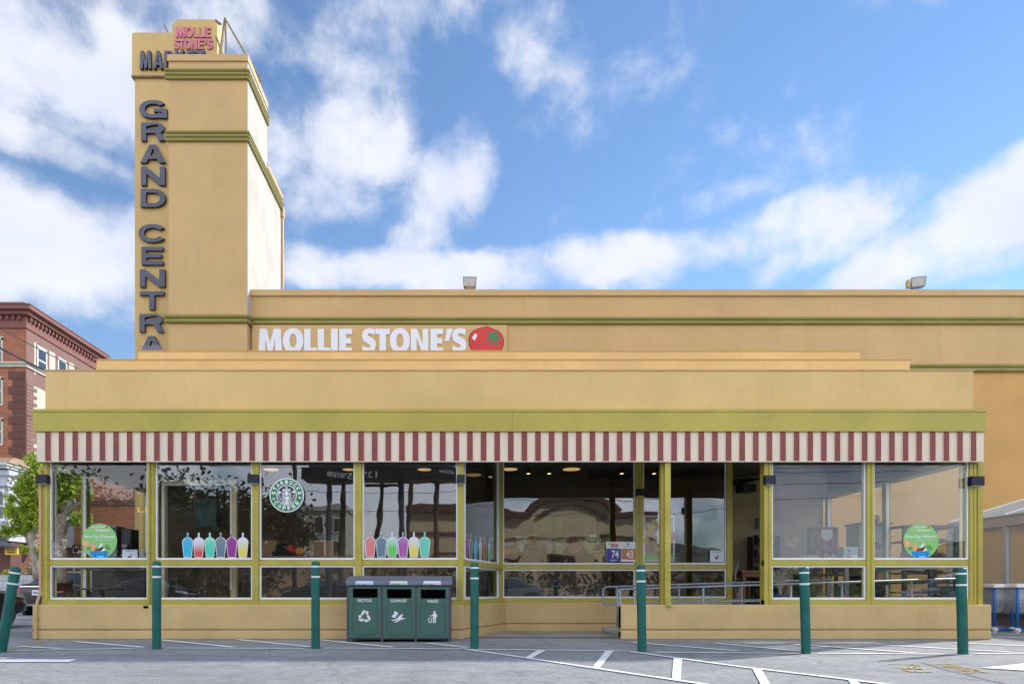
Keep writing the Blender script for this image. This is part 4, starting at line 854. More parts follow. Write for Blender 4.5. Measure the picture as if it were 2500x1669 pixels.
# ------------------------------------------------------------------ white tent beside the hall
TX = 12.38
T = thing('party_tent', (TX+1.1, 13, 0), 'long white-roofed tent with grey frame and clear plastic side panels at the right edge', 'tent')
M_tent = mat('white_tent_fabric', (.82,.82,.79), .7, var=.03, trans=.5); M_tfr = mat('pale_grey_aluminium', (.52,.52,.55), .45, .1, var=.06)
M_clear = glass_mat('clear_tent_plastic', 1.45, (.9,.89,.86), .004)
_t = NT(M_clear.node_tree); _o = [n for n in _t.n if n.type == 'OUTPUT_MATERIAL'][0]; _src = _o.inputs[0].links[0].from_socket
_df = _t.new('ShaderNodeBsdfDiffuse'); _df.inputs[0].default_value = (.62,.57,.48,1); _tl = _t.new('ShaderNodeBsdfTranslucent'); _tl.inputs[0].default_value = (.62,.57,.48,1)
_m1 = _t.new('ShaderNodeMixShader'); _t.link(_df.outputs[0], _m1.inputs[1]); _t.link(_tl.outputs[0], _m1.inputs[2]); _m2 = _t.new('ShaderNodeMixShader'); _m2.inputs[0].default_value = .4
_t.link(_src, _m2.inputs[1]); _t.link(_m1.outputs[0], _m2.inputs[2]); _t.link(_m2.outputs[0], _o.inputs[0])
ry, rz, ez, ty0, ty1 = 1.9, 3.12, 2.52, 6.5, 17.5
part('roof', MB().add([(TX-.05,ty0,ez),(TX+ry,ty0,rz),(TX+2*ry,ty0,ez),(TX-.05,ty1,ez),(TX+ry,ty1,rz),(TX+2*ry,ty1,ez),(TX-.05,ty0,ez-.02),(TX+ry,ty0,rz-.02),(TX+2*ry,ty0,ez-.02),(TX-.05,ty1,ez-.02),(TX+ry,ty1,rz-.02),(TX+2*ry,ty1,ez-.02)], [(0,1,4,3),(1,2,5,4),(6,9,10,7),(7,10,11,8),(3,4,10,9),(4,5,11,10),(0,3,9,6),(0,6,7,1),(1,7,8,2)]), M_tent, T)
rb = MB()
ys_t = [ty1-.02-1.83*k for k in range(7)]
for y in ys_t: part('roof_seam', MB().tube([(TX-.05, y, ez+.012), (TX+ry, y, rz+.012), (TX+2*ry, y, ez+.012)], .018, 6), M_wht, T)

part('eave_beam', MB().box(TX-.06, TX+.04, ty0, ty1, ez-.26, ez-.04).box(TX-.075, TX+.0, ty0, ty1, ez-.035, ez-.01).box(TX, TX+2*ry, ty1-.05, ty1, ez-.26, ez-.04), M_tfr, T)
for y in ys_t: part('leg', MB().box(TX-.07, TX+.05, y-.06, y+.06, .9, ez-.265).box(TX-.075, TX-.071, y-.02, y+.02, .9, ez-.27), M_tfr, T)
for a, b in zip(ys_t[1:], ys_t[:-1]): part('side_panel', MB().box(TX-.01, TX-.005, a+.061, b-.061, .95, ez-.265), M_clear, T)
M_gsid = mat('grey_siding', (.17,.165,.16), .7, var=.10, vs=1.5)
solo('planter_wall', MB().box(TX-.15, TX+.12, ty0, ty1+.2, 0, .86).box(TX-.2, TX-.12, ty0, ty1+.2, .84, .90).box(TX-.55, TX-.16, ty0, ty1+.1, 0, .30).box(TX-.62, TX-.5, ty0, ty1+.1, .27, .315).box(TX-.17,TX-.151,13.2,14.1,.33,.66), M_gsid, 'low grey stepped wall under the tent side', 'wall', org=(TX, 12, 0))

# ------------------------------------------------------------------ blue pipe stands with baskets
M_blue = mat('blue_plastic_pipe', (.01,.14,.50), .35, var=.04); M_mesh = mat('translucent_white_plastic', (.78,.81,.83), .5, var=.08, vs=5, trans=.45)
def stand(x0, x1, y0, y1, label):
    t = thing('basket_stand', ((x0+x1)/2, (y0+y1)/2, 0), label, 'basket stand', 'blue pipe stands with white baskets')
    h = .84
    for x in (x0, x1):
        for y in (y0, y1): part('leg', MB().tube([(x,y,.03),(x,y,h)], .026, 12), M_blue, t, smooth=True)
    part('base_pipe', MB().tube([(x0,y0,.05),(x1,y0,.05)], .024, 10).tube([(x0,y1,.05),(x1,y1,.05)], .024, 10).tube([(x0,y0,.05),(x0,y1,.05)], .024, 10).tube([(x1,y0,.05),(x1,y1,.05)], .024, 10), M_blue, t)
    j = MB()
    for x in (x0, x1):
        for y in (y0, y1): j.lathe([(.035,0),(.036,.09),(.034,.095)], (x,y,.0), 12).lathe([(.033,-.05),(.033,.05)], (x,y,.05), 10, axis='y').lathe([(.033,-.05),(.033,.05)], (x,y,.05), 10, axis='x')
    part('pipe_joint', j, M_wht, t)
    part('lid', MB().hexa([(x0-.05,y0-.05,h),(x1+.05,y0-.05,h),(x1+.05,y1+.05,h),(x0-.05,y1+.05,h)], [(x0-.03,y0-.03,h+.075),(x1+.03,y0-.03,h+.075),(x1+.03,y1+.03,h+.075),(x0-.03,y1+.03,h+.075)]), mat('white_plastic_lid', (.82,.82,.83), .4, var=.04), t, bevel=.015)
    m = MB(); n = 14; top = [(x0+.02,y0+.02),(x1-.02,y0+.02),(x1-.02,y1-.02),(x0+.02,y1-.02)]; k = .62; cx, cy = (x0+x1)/2, (y0+y1)/2
    m.hexa([(cx+(a-cx)*k, cy+(b-cy)*k, .36) for a, b in top], [(cx+(a-cx)*1.0, cy+(b-cy)*1.0, .60) for a, b in top]); m.hexa([(a, b, .60) for a, b in top], [(a, b, h-.002) for a, b in top])
    part('basket', m, M_mesh, t, bevel=.03)
yb0 = 13.0
stand(X(2428,yb0), X(2471,yb0), yb0, yb0+.75, 'blue pipe basket stand nearer the shop corner, under a white lid')
stand(X(2484,yb0-.3), X(2484,yb0-.3)+.75, yb0-.3, yb0+.4, 'blue pipe basket stand cut off by the right edge of the photo')

# ------------------------------------------------------------------ street on the left: brick block
def brick(name, c1, c2, mortar, scale=1.0):
    m = bpy.data.materials.new(name); m.use_nodes = True; t = NT(m.node_tree); b = t.n['Principled BSDF']; b.inputs['Roughness'].default_value = .85
    tc = t.new('ShaderNodeTexCoord'); s = t.new('ShaderNodeSeparateXYZ'); t.link(tc.outputs['Object'], s.inputs[0])
    cb = t.new('ShaderNodeCombineXYZ'); t.link(t.m('ADD', s.outputs[0], s.outputs[1]), cb.inputs[0]); t.link(s.outputs[2], cb.inputs[1])
    br_ = t.new('ShaderNodeTexBrick'); t.link(cb.outputs[0], br_.inputs[0]); br_.inputs['Scale'].default_value = scale
    br_.inputs['Color1'].default_value = (*c1, 1); br_.inputs['Color2'].default_value = (*c2, 1); br_.inputs['Mortar'].default_value = (*mortar, 1)
    br_.inputs['Brick Width'].default_value = .45; br_.inputs['Row Height'].default_value = .16; br_.inputs['Mortar Size'].default_value = .012
    n = t.noise(tc.outputs['Object'], 1.2, 5, .6); f = t.m('MULTIPLY_ADD', n, .8, .6); v = t.new('ShaderNodeVectorMath', operation='SCALE'); t.link(br_.outputs[0], v.inputs[0]); t.link(f, v.inputs['Scale']); t.link(v.outputs[0], b.inputs['Base Color']); MATS[name] = m; return m
M_brick = brick('red_brick', (.36,.125,.06), (.28,.095,.05), (.30,.17,.12)); M_brickd = mat('dark_maroon_quoin', (.12,.048,.034), .8, var=.12, vs=2)
M_mar = mat('maroon_cornice_paint', (.20,.075,.06), .7, var=.08, vs=1); M_rose = mat('rose_siding_paint', (.20,.105,.085), .75, var=.06, vs=1); M_crm = mat('cream_wall_paint', (.50,.475,.39), .8, var=.04)
M_dglass = mat('dark_window_glass', (.03,.035,.045), .08, var=0, spec=.9)
YK = 50.0; kx = X(63, YK); kz = Z(751, YK); KB = thing('brick_building', (kx-6, YK+6, 0), 'tall red brick corner building with rose cornice and cream side panels at the left', 'building')
ky1 = 60.4
part('wall', MB().box(kx-16, kx, YK, YK+.4, 0, kz-.6).box(kx-16, kx-.01, ky1-.4, ky1, 0, kz-.6).box(kx-16, kx-15.6, YK+.4, ky1-.4, 0, kz-.6), M_brick, KB)
part('roof', MB().box(kx-16, kx, YK+.1, ky1-.1, kz-.5, kz-.3), M_char, KB)
part('side_wall', MB().box(kx-.4, kx, YK+.4, ky1, 0, kz-5.4), M_crm, KB)
part('side_siding', MB().box(kx-.4, kx+.03, YK+.01, ky1, kz-5.4, kz-1.5), M_rose, KB)
q0 = MB()
for k in range(30):
    z = .3+k*.55; w = 1.25 if k % 2 else .95
    if z < kz-3.0: q0.box(kx-w, kx+.02, YK-.06, YK+.02, z, z+.53)
part('corner_quoin', q0, M_brickd, KB); q1 = MB()
for k in range(60):
    z = .2+k*.275
    if z < kz-5.5: q1.box(kx+.001, kx+.05, YK+.021, YK+(.85 if k % 2 else 1.25), z, z+.24)
part('side_quoin', q1, M_rose, KB)
def wrap(name, steps, m):
    b = MB()
    for z0, z1, pr in steps: b.box(kx-16, kx+pr, YK-pr, YK+.2, z0, z1).box(kx-.2, kx+pr, YK+.2, ky1+.02, z0, z1)
    return b
co = wrap('cornice', [(kz-.62,kz-.36,.45),(kz-.34,kz-.08,.75),(kz-.06,kz+.0,.8),(kz-1.5,kz-.64,.12)], M_mar)
dn = co
for k in range(36): dn.box(kx-15.8+k*.44, kx-15.62+k*.44, YK-.3, YK-.121, kz-.95, kz-.66)
for k in range(26): dn.box(kx+.121, kx+.32, YK+.1+k*.44, YK+.28+k*.44, kz-.95, kz-.66)
part('cornice', dn, M_mar, KB)
part('parapet', MB().box(kx-4.5, kx-.3, YK+.3, YK+1.2, kz-.1, kz+.55).box(kx-.6, kx-.3, YK+1.2, ky1, kz-.1, kz+.3), M_mar, KB)
part('string_course', wrap('string_course', [(Z(896,YK),Z(889,YK),.15),(Z(889,YK)+.002,Z(885,YK),.28)], M_crm), M_crm, KB)
for zt0, zb0 in ((825,886),(922,985),(1023,1082),(1120,1180)):
    for cxp in (-1,-50):
        x0, x1 = X(cxp-9,YK), X(cxp+9,YK); z0, z1 = Z(zb0,YK), Z(zt0,YK)
        w_ = part('window', MB().box(x0, x1, YK-.05, YK+.0, z0-.15, z0).box(x0, x0+.15, YK-.04, YK+.0, z0, z1).box(x1-.15, x1, YK-.04, YK, z0, z1).box(x0, x1, YK-.04, YK, z1-.15, z1+.1).box(x0, x1, YK-.03, YK, (z0+z1)/2-.05, (z0+z1)/2+.05), M_crm, KB)
        part('pane', MB().box(x0+.1, x1-.1, YK-.02, YK-.005, z0, z1-.1), M_dglass, w_)
for y in (51.85, 54.45, 57.05):
    for zc, hh in ((18.15,.95),(13.0,1.15),(9.2,1.15)):
        w_ = part('window', MB().box(kx+.0, kx+.07, y-.6, y+.6, zc-hh-.1, zc-hh).box(kx, kx+.06, y-.6, y-.48, zc-hh, zc+hh).box(kx, kx+.06, y+.48, y+.6, zc-hh, zc+hh).box(kx, kx+.06, y-.6, y+.6, zc+hh-.1, zc+hh+.1).box(kx, kx+.05, y-.5, y+.5, zc-.05, zc+.05), M_white, KB)
        part('pane', MB().box(kx+.035, kx+.045, y-.5, y+.5, zc-hh, zc+hh), M_dglass, w_)
        for s_ in (-1, 1):
            sq = MB()
            for k in range(8): w0, w1 = sorted((y+s_*.61, y+s_*(.61+(.35 if k % 2 else .2)))); sq.box(kx+.001, kx+.04, w0, w1, zc-hh+k*hh*.25, zc-hh+(k+1)*hh*.25)
            part('window_quoin', sq, M_rose, KB)
# brick panels below the siding get cream infill between windows on the top storey
ip = MB()
for a, b in ((50.9,51.1),(52.75,53.5),(55.35,56.1)): ip.box(kx+.031, kx+.05, a-.0, b, 16.9, 19.3)
part('cream_panel', ip, M_crm, KB)
# lower brick shop row continuing behind the tree
YM = 42.0
LBt = thing('shop_row', (-26, YM, 0), 'low maroon and brick shop row with red storefront sign behind the street tree', 'building')
part('wall', MB().box(-28.6, -19, YM, YM+5, 3.4, 8.2), M_brick, LBt); part('ground_floor', MB().box(-28.6, -19, YM+.1, YM+5, 0, 3.4), M_brickd, LBt)
part('string_course', MB().box(-28.7, -18.9, YM-.15, YM, 6.0, 6.35).box(-28.7, -18.9, YM-.2, YM+.1, 3.35, 3.6), M_brickd, LBt)
for x in (-27.6,-25.4,-23.2,-21): 
    w_ = part('window', MB().box(x, x+1.3, YM-.04, YM+.02, .8, 2.7), M_white, LBt); part('pane', MB().box(x+.1, x+1.2, YM-.06, YM-.041, .9, 2.6), M_dglass, w_)
# red shop sign
YN = 38.0; t = thing('shop_sign', (X(90,YN), YN, 3.0), 'red storefront sign with white script lettering half hidden by the tree', 'sign')
part('board', MB().box(X(63,YN), X(128,YN), YN, YN+.15, Z(1314,YN), Z(1290,YN)), M_red, t); part('board', MB().box(X(93,YN), X(128,YN), YN-.1, YN+.05, Z(1326,YN), Z(1315,YN)), mat('salmon_sign', (.7,.22,.17), .6, var=0), t); part('board', MB().box(X(102,YN), X(128,YN), YN-.1, YN+.05, Z(1338,YN), Z(1328,YN)), M_red, t)
part('lettering', text(text(MB(), 'He', X(92,YN), X(108,YN), Z(1302,YN), Z(1289,YN), YN-.01, .05, off=.02, shear=.3), 'BREA', X(93,YN), X(110,YN), Z(1310,YN), Z(1304,YN), YN-.01, .05, off=.02), M_wht, t)
part('bracket', MB().box(X(66,YN), X(68,YN), YN+.05, YM, 3.4, 3.5), M_char, t)

# pale wooden town house
YV = 36.0; vx = X(21, YV); V = thing('townhouse', (vx-4, YV+4, 0), 'pale grey wooden townhouse with shingled eave and arched window at the left edge', 'building')
M_vic = mat('pale_grey_clapboard', (.44,.47,.52), .6, var=.04, vs=2)
part('wall', MB().box(vx-9, vx, YV, YV+8, 3.4, Z(1160,YV)), M_vic, V)
part('ground_floor', MB().box(vx-9, vx-.1, YV+.3, YV+8, 0, 3.4), M_brickd, V)
part('eave', MB().box(vx-9, X(30,YV), YV-.45, YV+8, Z(1145,YV), Z(1139,YV)).box(vx-9, X(34,YV), YV-.6, YV+8, Z(1139,YV)+.002, Z(1133,YV)).box(vx-9, X(26,YV), YV-.3, YV+8, Z(1187,YV), Z(1180,YV)).box(vx-9, X(28,YV), YV-.2, YV+8, Z(1160,YV), Z(1148,YV)), M_vic, V)
part('roof', MB().hexa([(vx-9,YV-.6,Z(1133,YV)),(X(38,YV),YV-.6,Z(1133,YV)),(X(38,YV),YV+8,Z(1133,YV)),(vx-9,YV+8,Z(1133,YV))], [(vx-9,YV+.4,Z(1113,YV)),(X(22,YV),YV+.4,Z(1113,YV)),(X(22,YV),YV+7,Z(1113,YV)),(vx-9,YV+7,Z(1113,YV))]), mat('brown_shingles', (.33,.21,.13), .85, var=.15, vs=5), V)
part('string_course', MB().box(vx-9, X(24,YV), YV-.15, YV, Z(1296,YV), Z(1277,YV)).box(vx-9, X(22,YV), YV-.1, YV, Z(1275,YV), Z(1270,YV)), M_vic, V)
part('sign_band', MB().box(vx-9, vx, YV-.2, YV-.02, Z(1320,YV), Z(1297,YV)), mat('dark_slate_band', (.05,.06,.065), .6), V)
x0, x1 = X(-8,YV), X(13,YV)
w_ = part('window', MB().box(x0, x1, YV-.06, YV-.001, Z(1272,YV), Z(1192,YV)), M_white, V, bevel=.03)
m = MB(); vs_, fs_ = shape([[(X(-4,YV), Z(1265,YV)), (X(9,YV), Z(1265,YV))]+[(X(2.5,YV)+.14*1.0*math.cos(R(a_)), Z(1207,YV)+.14*math.sin(R(a_))*1.3) for a_ in range(0, 181, 20)]], .02); m.add([(v[0], YV-.065-v[2], v[1]) for v in vs_], fs_); part('pane', m, M_dglass, w_)
part('window_bar', MB().box(X(-4,YV), X(9,YV), YV-.09, YV-.077, Z(1236,YV), Z(1233,YV)), M_white, w_)
YD = 34.5
solo('shop_awning', MB().add([(X(-40,YD),YD,Z(1327,YD)),(X(42,YD),YD,Z(1335,YD)),(X(8,YV),YV-.1,Z(1317,YV)),(X(-40,YV),YV-.1,Z(1317,YV)),(X(-40,YD),YD,Z(1333,YD)),(X(42,YD),YD,Z(1337,YD)),(X(8,YV),YV-.1,Z(1319,YV)-.1),(X(-40,YV),YV-.1,Z(1319,YV)-.1)], [(0,1,2,3),(4,7,6,5),(0,4,5,1),(1,5,6,2),(2,6,7,3),(0,3,7,4)]), mat('dark_awning_cloth', (.05,.05,.06), .8), 'dark grey cloth awning over the shop door at the left edge', 'awning')
YQ = 34.8
t = thing('hanging_sign', (X(27,YQ), YQ, Z(1353,YQ)), 'small yellow sign with dark lettering under the dark awning', 'sign')
part('board', MB().box(X(12,YQ), X(42.5,YQ), YQ, YQ+.1, Z(1353,YQ), Z(1337.5,YQ)), mat('yellow_sign', (.62,.45,.04), .5, var=.05), t)
part('lettering', text(text(MB(), 'DELFINA', X(16,YQ), X(38,YQ), Z(1349.5,YQ), Z(1344.5,YQ), YQ-.001, .01, off=.03), 'PIZZERIA', X(16,YQ), X(38,YQ), Z(1342.5,YQ), Z(1339.5,YQ), YQ-.001, .01, off=.02), M_brickd, t)

# planter wall with yellow shrubs
YP = 27.0; M_block = brick('white_block', (.52,.53,.55), (.47,.48,.51), (.33,.34,.36), .55)
solo('planter_wall', MB().box(-40, -13.4, YP, YP+1.2, 0, Z(1403,YP)), M_block, 'white block planter wall behind the parked cars', 'wall', org=(-20, YP, 0))
def leafy(n, r, size, c=(0,0,0), squash=1.0, clumps=8, seed=1, mb=None, core=.35):
    rr = random.Random(seed); m = mb or MB(); cl = []
    for _ in range(clumps):
        while True:
            v = Vector((rr.uniform(-1,1), rr.uniform(-1,1), rr.uniform(-1,1)))
            if v.length < 1: break
        v = v.normalized()*(core+(1-core)*rr.random()); cl.append((Vector((v.x*r, v.y*r, v.z*r*squash)), r*rr.uniform(.22,.42)))
    for i in range(n):
        cc, cr = cl[rr.randrange(len(cl))]; d = Vector((rr.gauss(0,1), rr.gauss(0,1), rr.gauss(0,1))).normalized()*cr*min(2.2, abs(rr.gauss(0, .95)))
        p_ = Vector(c)+cc+d; u = Vector((rr.gauss(0,1), rr.gauss(0,1), rr.gauss(0,.7))).normalized(); w = u.cross(Vector((rr.gauss(0,1), rr.gauss(0,1), rr.gauss(0,1)))).normalized(); s_ = size*rr.uniform(.6,1.3)
        m.add([p_-u*s_, p_+w*s_*.6, p_+u*s_, p_-w*s_*.6], [(0,1,2,3)])
    return m
M_ysh = mat('yellow_shrub_leaf', (.42,.36,.03), .6, var=.25, vs=6, trans=.3); M_dry = mat('dry_grass_blade', (.44,.36,.24), .8, var=.2)
for i, (px, w, h, lb) in enumerate([(3,.55,.3,'yellow rounded shrub at the far left on the white planter wall'),(62,.62,.28,'yellow low shrub on the planter wall left of the tree trunk'),(-60,.6,.3,None)]):
    if lb: solo('shrub', leafy(900, w/2*1.3, .035, (X(px,YP), YP+.4, Z(1399,YP)+.0), .4, 14, 20+i), M_ysh, lb, 'shrub', 'yellow shrubs on the planter wall')
solo('dry_grass_tuft', leafy(500, .45, .07, (X(86,YP), YP+.4, Z(1398,YP)+.1), .55, 10, 31), M_dry, 'pale dry grass tuft at the foot of the street tree', 'plant')

# ------------------------------------------------------------------ street trees
M_bark = mat('plane_tree_bark', (.33,.28,.22), .9, var=.3, vs=3, bump=.6, bs=9); M_leaf = mat('plane_tree_leaf', (.42,.52,.07), .55, var=.35, vs=2.0, trans=.6); M_leafd = mat('dark_evergreen_leaf', (.035,.06,.018), .6, var=.4, vs=2, trans=.15)
def tree(name, base_, label, trunk, limbs, crowns, leafm, n, lsize, group='trees'):
    t = thing(name, base_, label, 'tree', group); B_ = Vector(base_)
    part('trunk', MB().tube([B_+Vector(p_[:3]) for p_ in trunk], [p_[3]*.78 for p_ in trunk], 12), M_bark, t, smooth=True)
    lm = MB()
    for l in limbs: lm.tube([B_+Vector(p_[:3]) for p_ in l], [p_[3]*.7 for p_ in l], 7)
    part('branches', lm, M_bark, t, smooth=True)
    cm = MB()
    for i, (c, r, sq, k) in enumerate(crowns): leafy(int(n*k), r, lsize, B_+Vector(c), sq, max(8, int(26*k)), 3+i*3+len(label), cm, .2)
    part('crown', cm, leafm, t); return t
YT1 = 26.0; b1 = (X(92,YT1), YT1, .9)
def tl(px, py, r, dy=0): return (X(px,YT1)-b1[0], dy, Z(py,YT1)-b1[2], r)
tree('plane_tree', b1, 'bushy bright green street tree with a knobbly leaning trunk at the left of the shop', [tl(97,1412,.3),tl(93,1392,.24),tl(88,1365,.2),tl(83,1345,.22),tl(80,1325,.17),tl(78,1300,.22)],
     [[tl(80,1335,.16),tl(65,1310,.1),tl(52,1290,.06)],[tl(79,1305,.2),tl(90,1270,.11),tl(98,1235,.06),tl(100,1190,.03)],[tl(79,1305,.18),tl(72,1265,.09,.3),tl(66,1225,.06,.4),tl(62,1180,.03,.4)],[tl(78,1305,.16),tl(58,1270,.07),tl(40,1245,.04),tl(22,1235,.02)],[tl(86,1355,.12),tl(96,1340,.07),tl(102,1325,.03)]],
     [(tl(88,1165,0)[:3],.85,1.0,.2),(tl(112,1180,0)[:3],.8,1.1,.16),(tl(112,1260,0)[:3],.6,1.1,.12),(tl(75,1195,0)[:3],.7,1.0,.14),(tl(60,1205,0)[:3],.52,1.1,.12),(tl(100,1215,0)[:3],.55,1.2,.14),(tl(50,1262,0)[:3],.55,.9,.14),(tl(98,1262,0)[:3],.4,.9,.10),(tl(45,1292,0)[:3],.42,.6,.08),(tl(70,1235,0)[:3],.45,.9,.08),(tl(75,1290,0)[:3],.4,.7,.06),(tl(60,1340,0)[:3],.22,.7,.03),(tl(100,1345,0)[:3],.22,.9,.03),(tl(25,1248,0)[:3],.25,.6,.03),(tl(20,1300,0)[:3],.25,.35,.02)], M_leaf, 17000, .068, 'street trees')
YT2 = 21.5; b2 = (X(155,YT2), YT2, 0.1)
def tl2(px, py, r, dy=0): return (X(px,YT2)-b2[0], dy, Z(py,YT2)-b2[2], r)
tree('plane_tree', b2, 'pale trunked street tree seen through the leftmost shop window', [tl2(152,1460,.24),tl2(150,1400,.2),tl2(150,1330,.19),tl2(154,1270,.19),tl2(152,1255,.24)],
     [[tl2(152,1262,.17),tl2(175,1240,.13),tl2(198,1225,.09),tl2(225,1200,.05)],[tl2(150,1262,.14),tl2(138,1235,.08),tl2(128,1200,.05)],[tl2(154,1255,.14),tl2(160,1215,.08),tl2(165,1160,.04)]],
     [(tl2(150,1190,0)[:3],.62,1.0,.3),(tl2(185,1180,0)[:3],.55,.9,.25),(tl2(135,1240,0)[:3],.38,1,.14),(tl2(190,1270,0)[:3],.32,.8,.12),(tl2(170,1130,0)[:3],.7,.8,.25)], M_leaf, 9000, .07, 'street trees')

# ------------------------------------------------------------------ vehicles
M_tyre = mat('tyre_rubber', (.015,.015,.016), .8, var=.1); M_rim = mat('dark_alloy', (.05,.05,.055), .35, .6)
M_cglass = mat('car_window_glass', (.06,.08,.09), .05, var=0, spec=1.0)
def sedan(name, loc, yaw, paint, label, L=4.7, W=1.84, plate=None, rim=None):
    """car built along +X (nose at +L/2), then turned by yaw"""
    t = thing(name, loc, label, 'car', 'parked cars'); B_ = Vector(loc)
    st = [(-L/2,.42,.78,.62,.74),(-L/2+.05,.30,.98,.86,.80),(-L/2+.45,.24,1.03,.92,.90),(-L/2+1.0,.22,1.02,.96,.92),(-L/2+2.0,.20,.97,.97,.93),(.3,.20,.94,.97,.93),(1.0,.20,.92,.96,.92),(L/2-.75,.22,.84,.93,.88),(L/2-.2,.26,.72,.84,.80),(L/2,.36,.58,.62,.62)]
    vs = []; hw = W/2
    for x, zb, zt_b, kb, kt in st:
        for y, z in ((-.55*hw,zb),(-.93*hw*kb/.97,zb+.04),(-hw*kb,zb+.22),(-hw*kb,zt_b-.2),(-hw*kt*.96,zt_b-.03),(-hw*.6*kt,zt_b+.02),(0,zt_b+.035)): vs.append((x, y, z))
        for y, z in ((hw*.6*kt,zt_b+.02),(hw*kt*.96,zt_b-.03),(hw*kb,zt_b-.2),(hw*kb,zb+.22),(.93*hw*kb/.97,zb+.04),(.55*hw,zb)): vs.append((x, y, z))
    n = 13; fs = [(i*n+k, (i+1)*n+k, (i+1)*n+(k+1) % n, i*n+(k+1) % n) for i in range(len(st)-1) for k in range(n)]+[tuple(range(n)), tuple(range((len(st)-1)*n, len(st)*n))[::-1]]
    m = MB().add([B_+Vector(v) for v in vs], fs); body = part('body', m, paint, t, smooth=True, subsurf=2)
    g = [(-L/2+.62,1.0,.78,.98,.70),(-L/2+1.35,.99,.84,1.33,.62),(-L/2+1.9,.97,.86,1.42,.60),(.15,.94,.86,1.42,.60),(.75,.93,.84,1.28,.62),(1.35,.91,.78,.92,.72)]
    vs = []
    for x, z0, k0, z1, k1 in g: vs += [(x,-hw*k0,z0-.03),(x,-hw*(k0+k1)/2,(z0+z1)/2+.02),(x,-hw*k1,z1-.02),(x,0,z1+.015),(x,hw*k1,z1-.02),(x,hw*(k0+k1)/2,(z0+z1)/2+.02),(x,hw*k0,z0-.03)]
    n = 7; fs = [(i*n+k, (i+1)*n+k, (i+1)*n+(k+1) % n, i*n+(k+1) % n) for i in range(len(g)-1) for k in range(n)]+[tuple(range(n)), tuple(range((len(g)-1)*n, len(g)*n))[::-1]]
    part('windows', MB().add([B_+Vector(v) for v in vs], fs), M_cglass, t, smooth=True)
    vs = []
    for x, z0, k0, z1, k1 in g[1:5]: vs += [(x,-hw*k1*1.03,z1-.035),(x,-hw*k1*.9,z1+.005),(x,0,z1+.032),(x,hw*k1*.9,z1+.005),(x,hw*k1*1.03,z1-.035)]
    fs = [(i*5+k, (i+1)*5+k, (i+1)*5+k+1, i*5+k+1) for i in range(3) for k in range(4)]
    part('roof', MB().add([B_+Vector(v) for v in vs], fs), paint, t, smooth=True)
    for x in (-L/2+.95, L/2-.88):
        for s_ in (-1, 1):
            wh = part('wheel', MB().lathe([(.0,-.10),(.27,-.11),(.315,-.10),(.33,-.06),(.33,.06),(.315,.10),(.27,.11),(.0,.10)], (B_.x+x, B_.y+s_*(hw-.13), .33), 28, axis='y'), M_tyre, t, smooth=True)
            rm = MB().lathe([(.225,-.005),(.225,.01),(.20,.0),(.05,-.012),(.0,-.014)] if s_ < 0 else [(.225,.005),(.225,-.01),(.20,.0),(.05,.012),(.0,.014)], (B_.x+x, B_.y+s_*(hw-.02)+s_*.008, .33), 24, axis='y')
            part('rim', rm, rim or M_rim, wh)
            part('arch_liner', MB().lathe([(.36,-.06),(.40,-.075),(.40,.05),(.36,.04)], (B_.x+x, B_.y+s_*(hw-.06), .34), 24, axis='y'), M_black, t)
    for s_ in (-1, 1):
        ta = MB().hexa([(-L/2-.012,s_*.60*hw,.70),(-L/2+.03,s_*.80*hw,.72),(-L/2+.32,s_*.93*hw,.80),(-L/2+.16,s_*.6*hw,.76)], [(-L/2+.02,s_*.60*hw,.88),(-L/2+.06,s_*.82*hw,.90),(-L/2+.34,s_*.945*hw,.92),(-L/2+.18,s_*.6*hw,.90)]).moved(lambda v: v+B_)
        part('tail_light', ta, mat('tail_light_red', (.45,.01,.015), .2, var=0, coat=.6), t, bevel=.01)
        hl = MB().hexa([(L/2-.05,s_*.45*hw,.60),(L/2-.16,s_*.75*hw,.62),(L/2-.5,s_*.90*hw,.68),(L/2-.3,s_*.5*hw,.66)], [(L/2-.10,s_*.45*hw,.70),(L/2-.22,s_*.76*hw,.73),(L/2-.55,s_*.89*hw,.78),(L/2-.35,s_*.5*hw,.76)]).moved(lambda v: v+B_)
        part('headlight', hl, mat('headlight_clear', (.5,.52,.55), .1, var=0, coat=.8), t)
        part('mirror', MB().ell(B_+Vector((.85, s_*(hw+.06), 1.0)), (.07,.10,.06)), paint, t, smooth=True)
    part('chrome_strip', MB().hexa([(-L/2-.03,-.45*hw-.12,.895),(-L/2-.03,.45*hw+.12,.895),(-L/2+.03,.45*hw+.12,.895),(-L/2+.03,-.45*hw-.12,.895)], [(-L/2-.025,-.45*hw-.12,.925),(-L/2-.025,.45*hw+.12,.925),(-L/2+.03,.45*hw+.12,.925),(-L/2+.03,-.45*hw-.12,.925)]).moved(lambda v: v+B_).box(B_.x-L/2-.03, B_.x-L/2+.05, B_.y-.62, B_.y+.62, .33, .36), mat('chrome', (.7,.7,.72), .12, 1.0, var=0), t)
    if plate:
        pl_ = part('licence_plate', MB().box(B_.x-L/2-.035, B_.x-L/2-.0, B_.y-.155, B_.y+.155, .64, .80), M_wht, t)
        vs_, fs_ = shape(None, 1, curve_text=plate, font_off=.02); a_ = [v[0] for v in vs_]; b_ = [v[1] for v in vs_]
        part('plate_number', MB().add([(B_.x-L/2-.036-(v[2]+.5)*.002, B_.y-((v[0]-min(a_))/(max(a_)-min(a_))-.5)*.26, B_.z+.675+(v[1]-min(b_))/(max(b_)-min(b_))*.08) for v in vs_], fs_), MATS['navy_ink'], pl_)
    t.rotation_euler = (0, 0, yaw); return t
M_cbr = mat('dark_brown_car_paint', (.035,.024,.026), .3, .1, var=0, coat=.5); M_cbk = mat('black_car_paint', (.012,.012,.014), .2, .1, var=0, coat=1.0)
Yc = 20.9
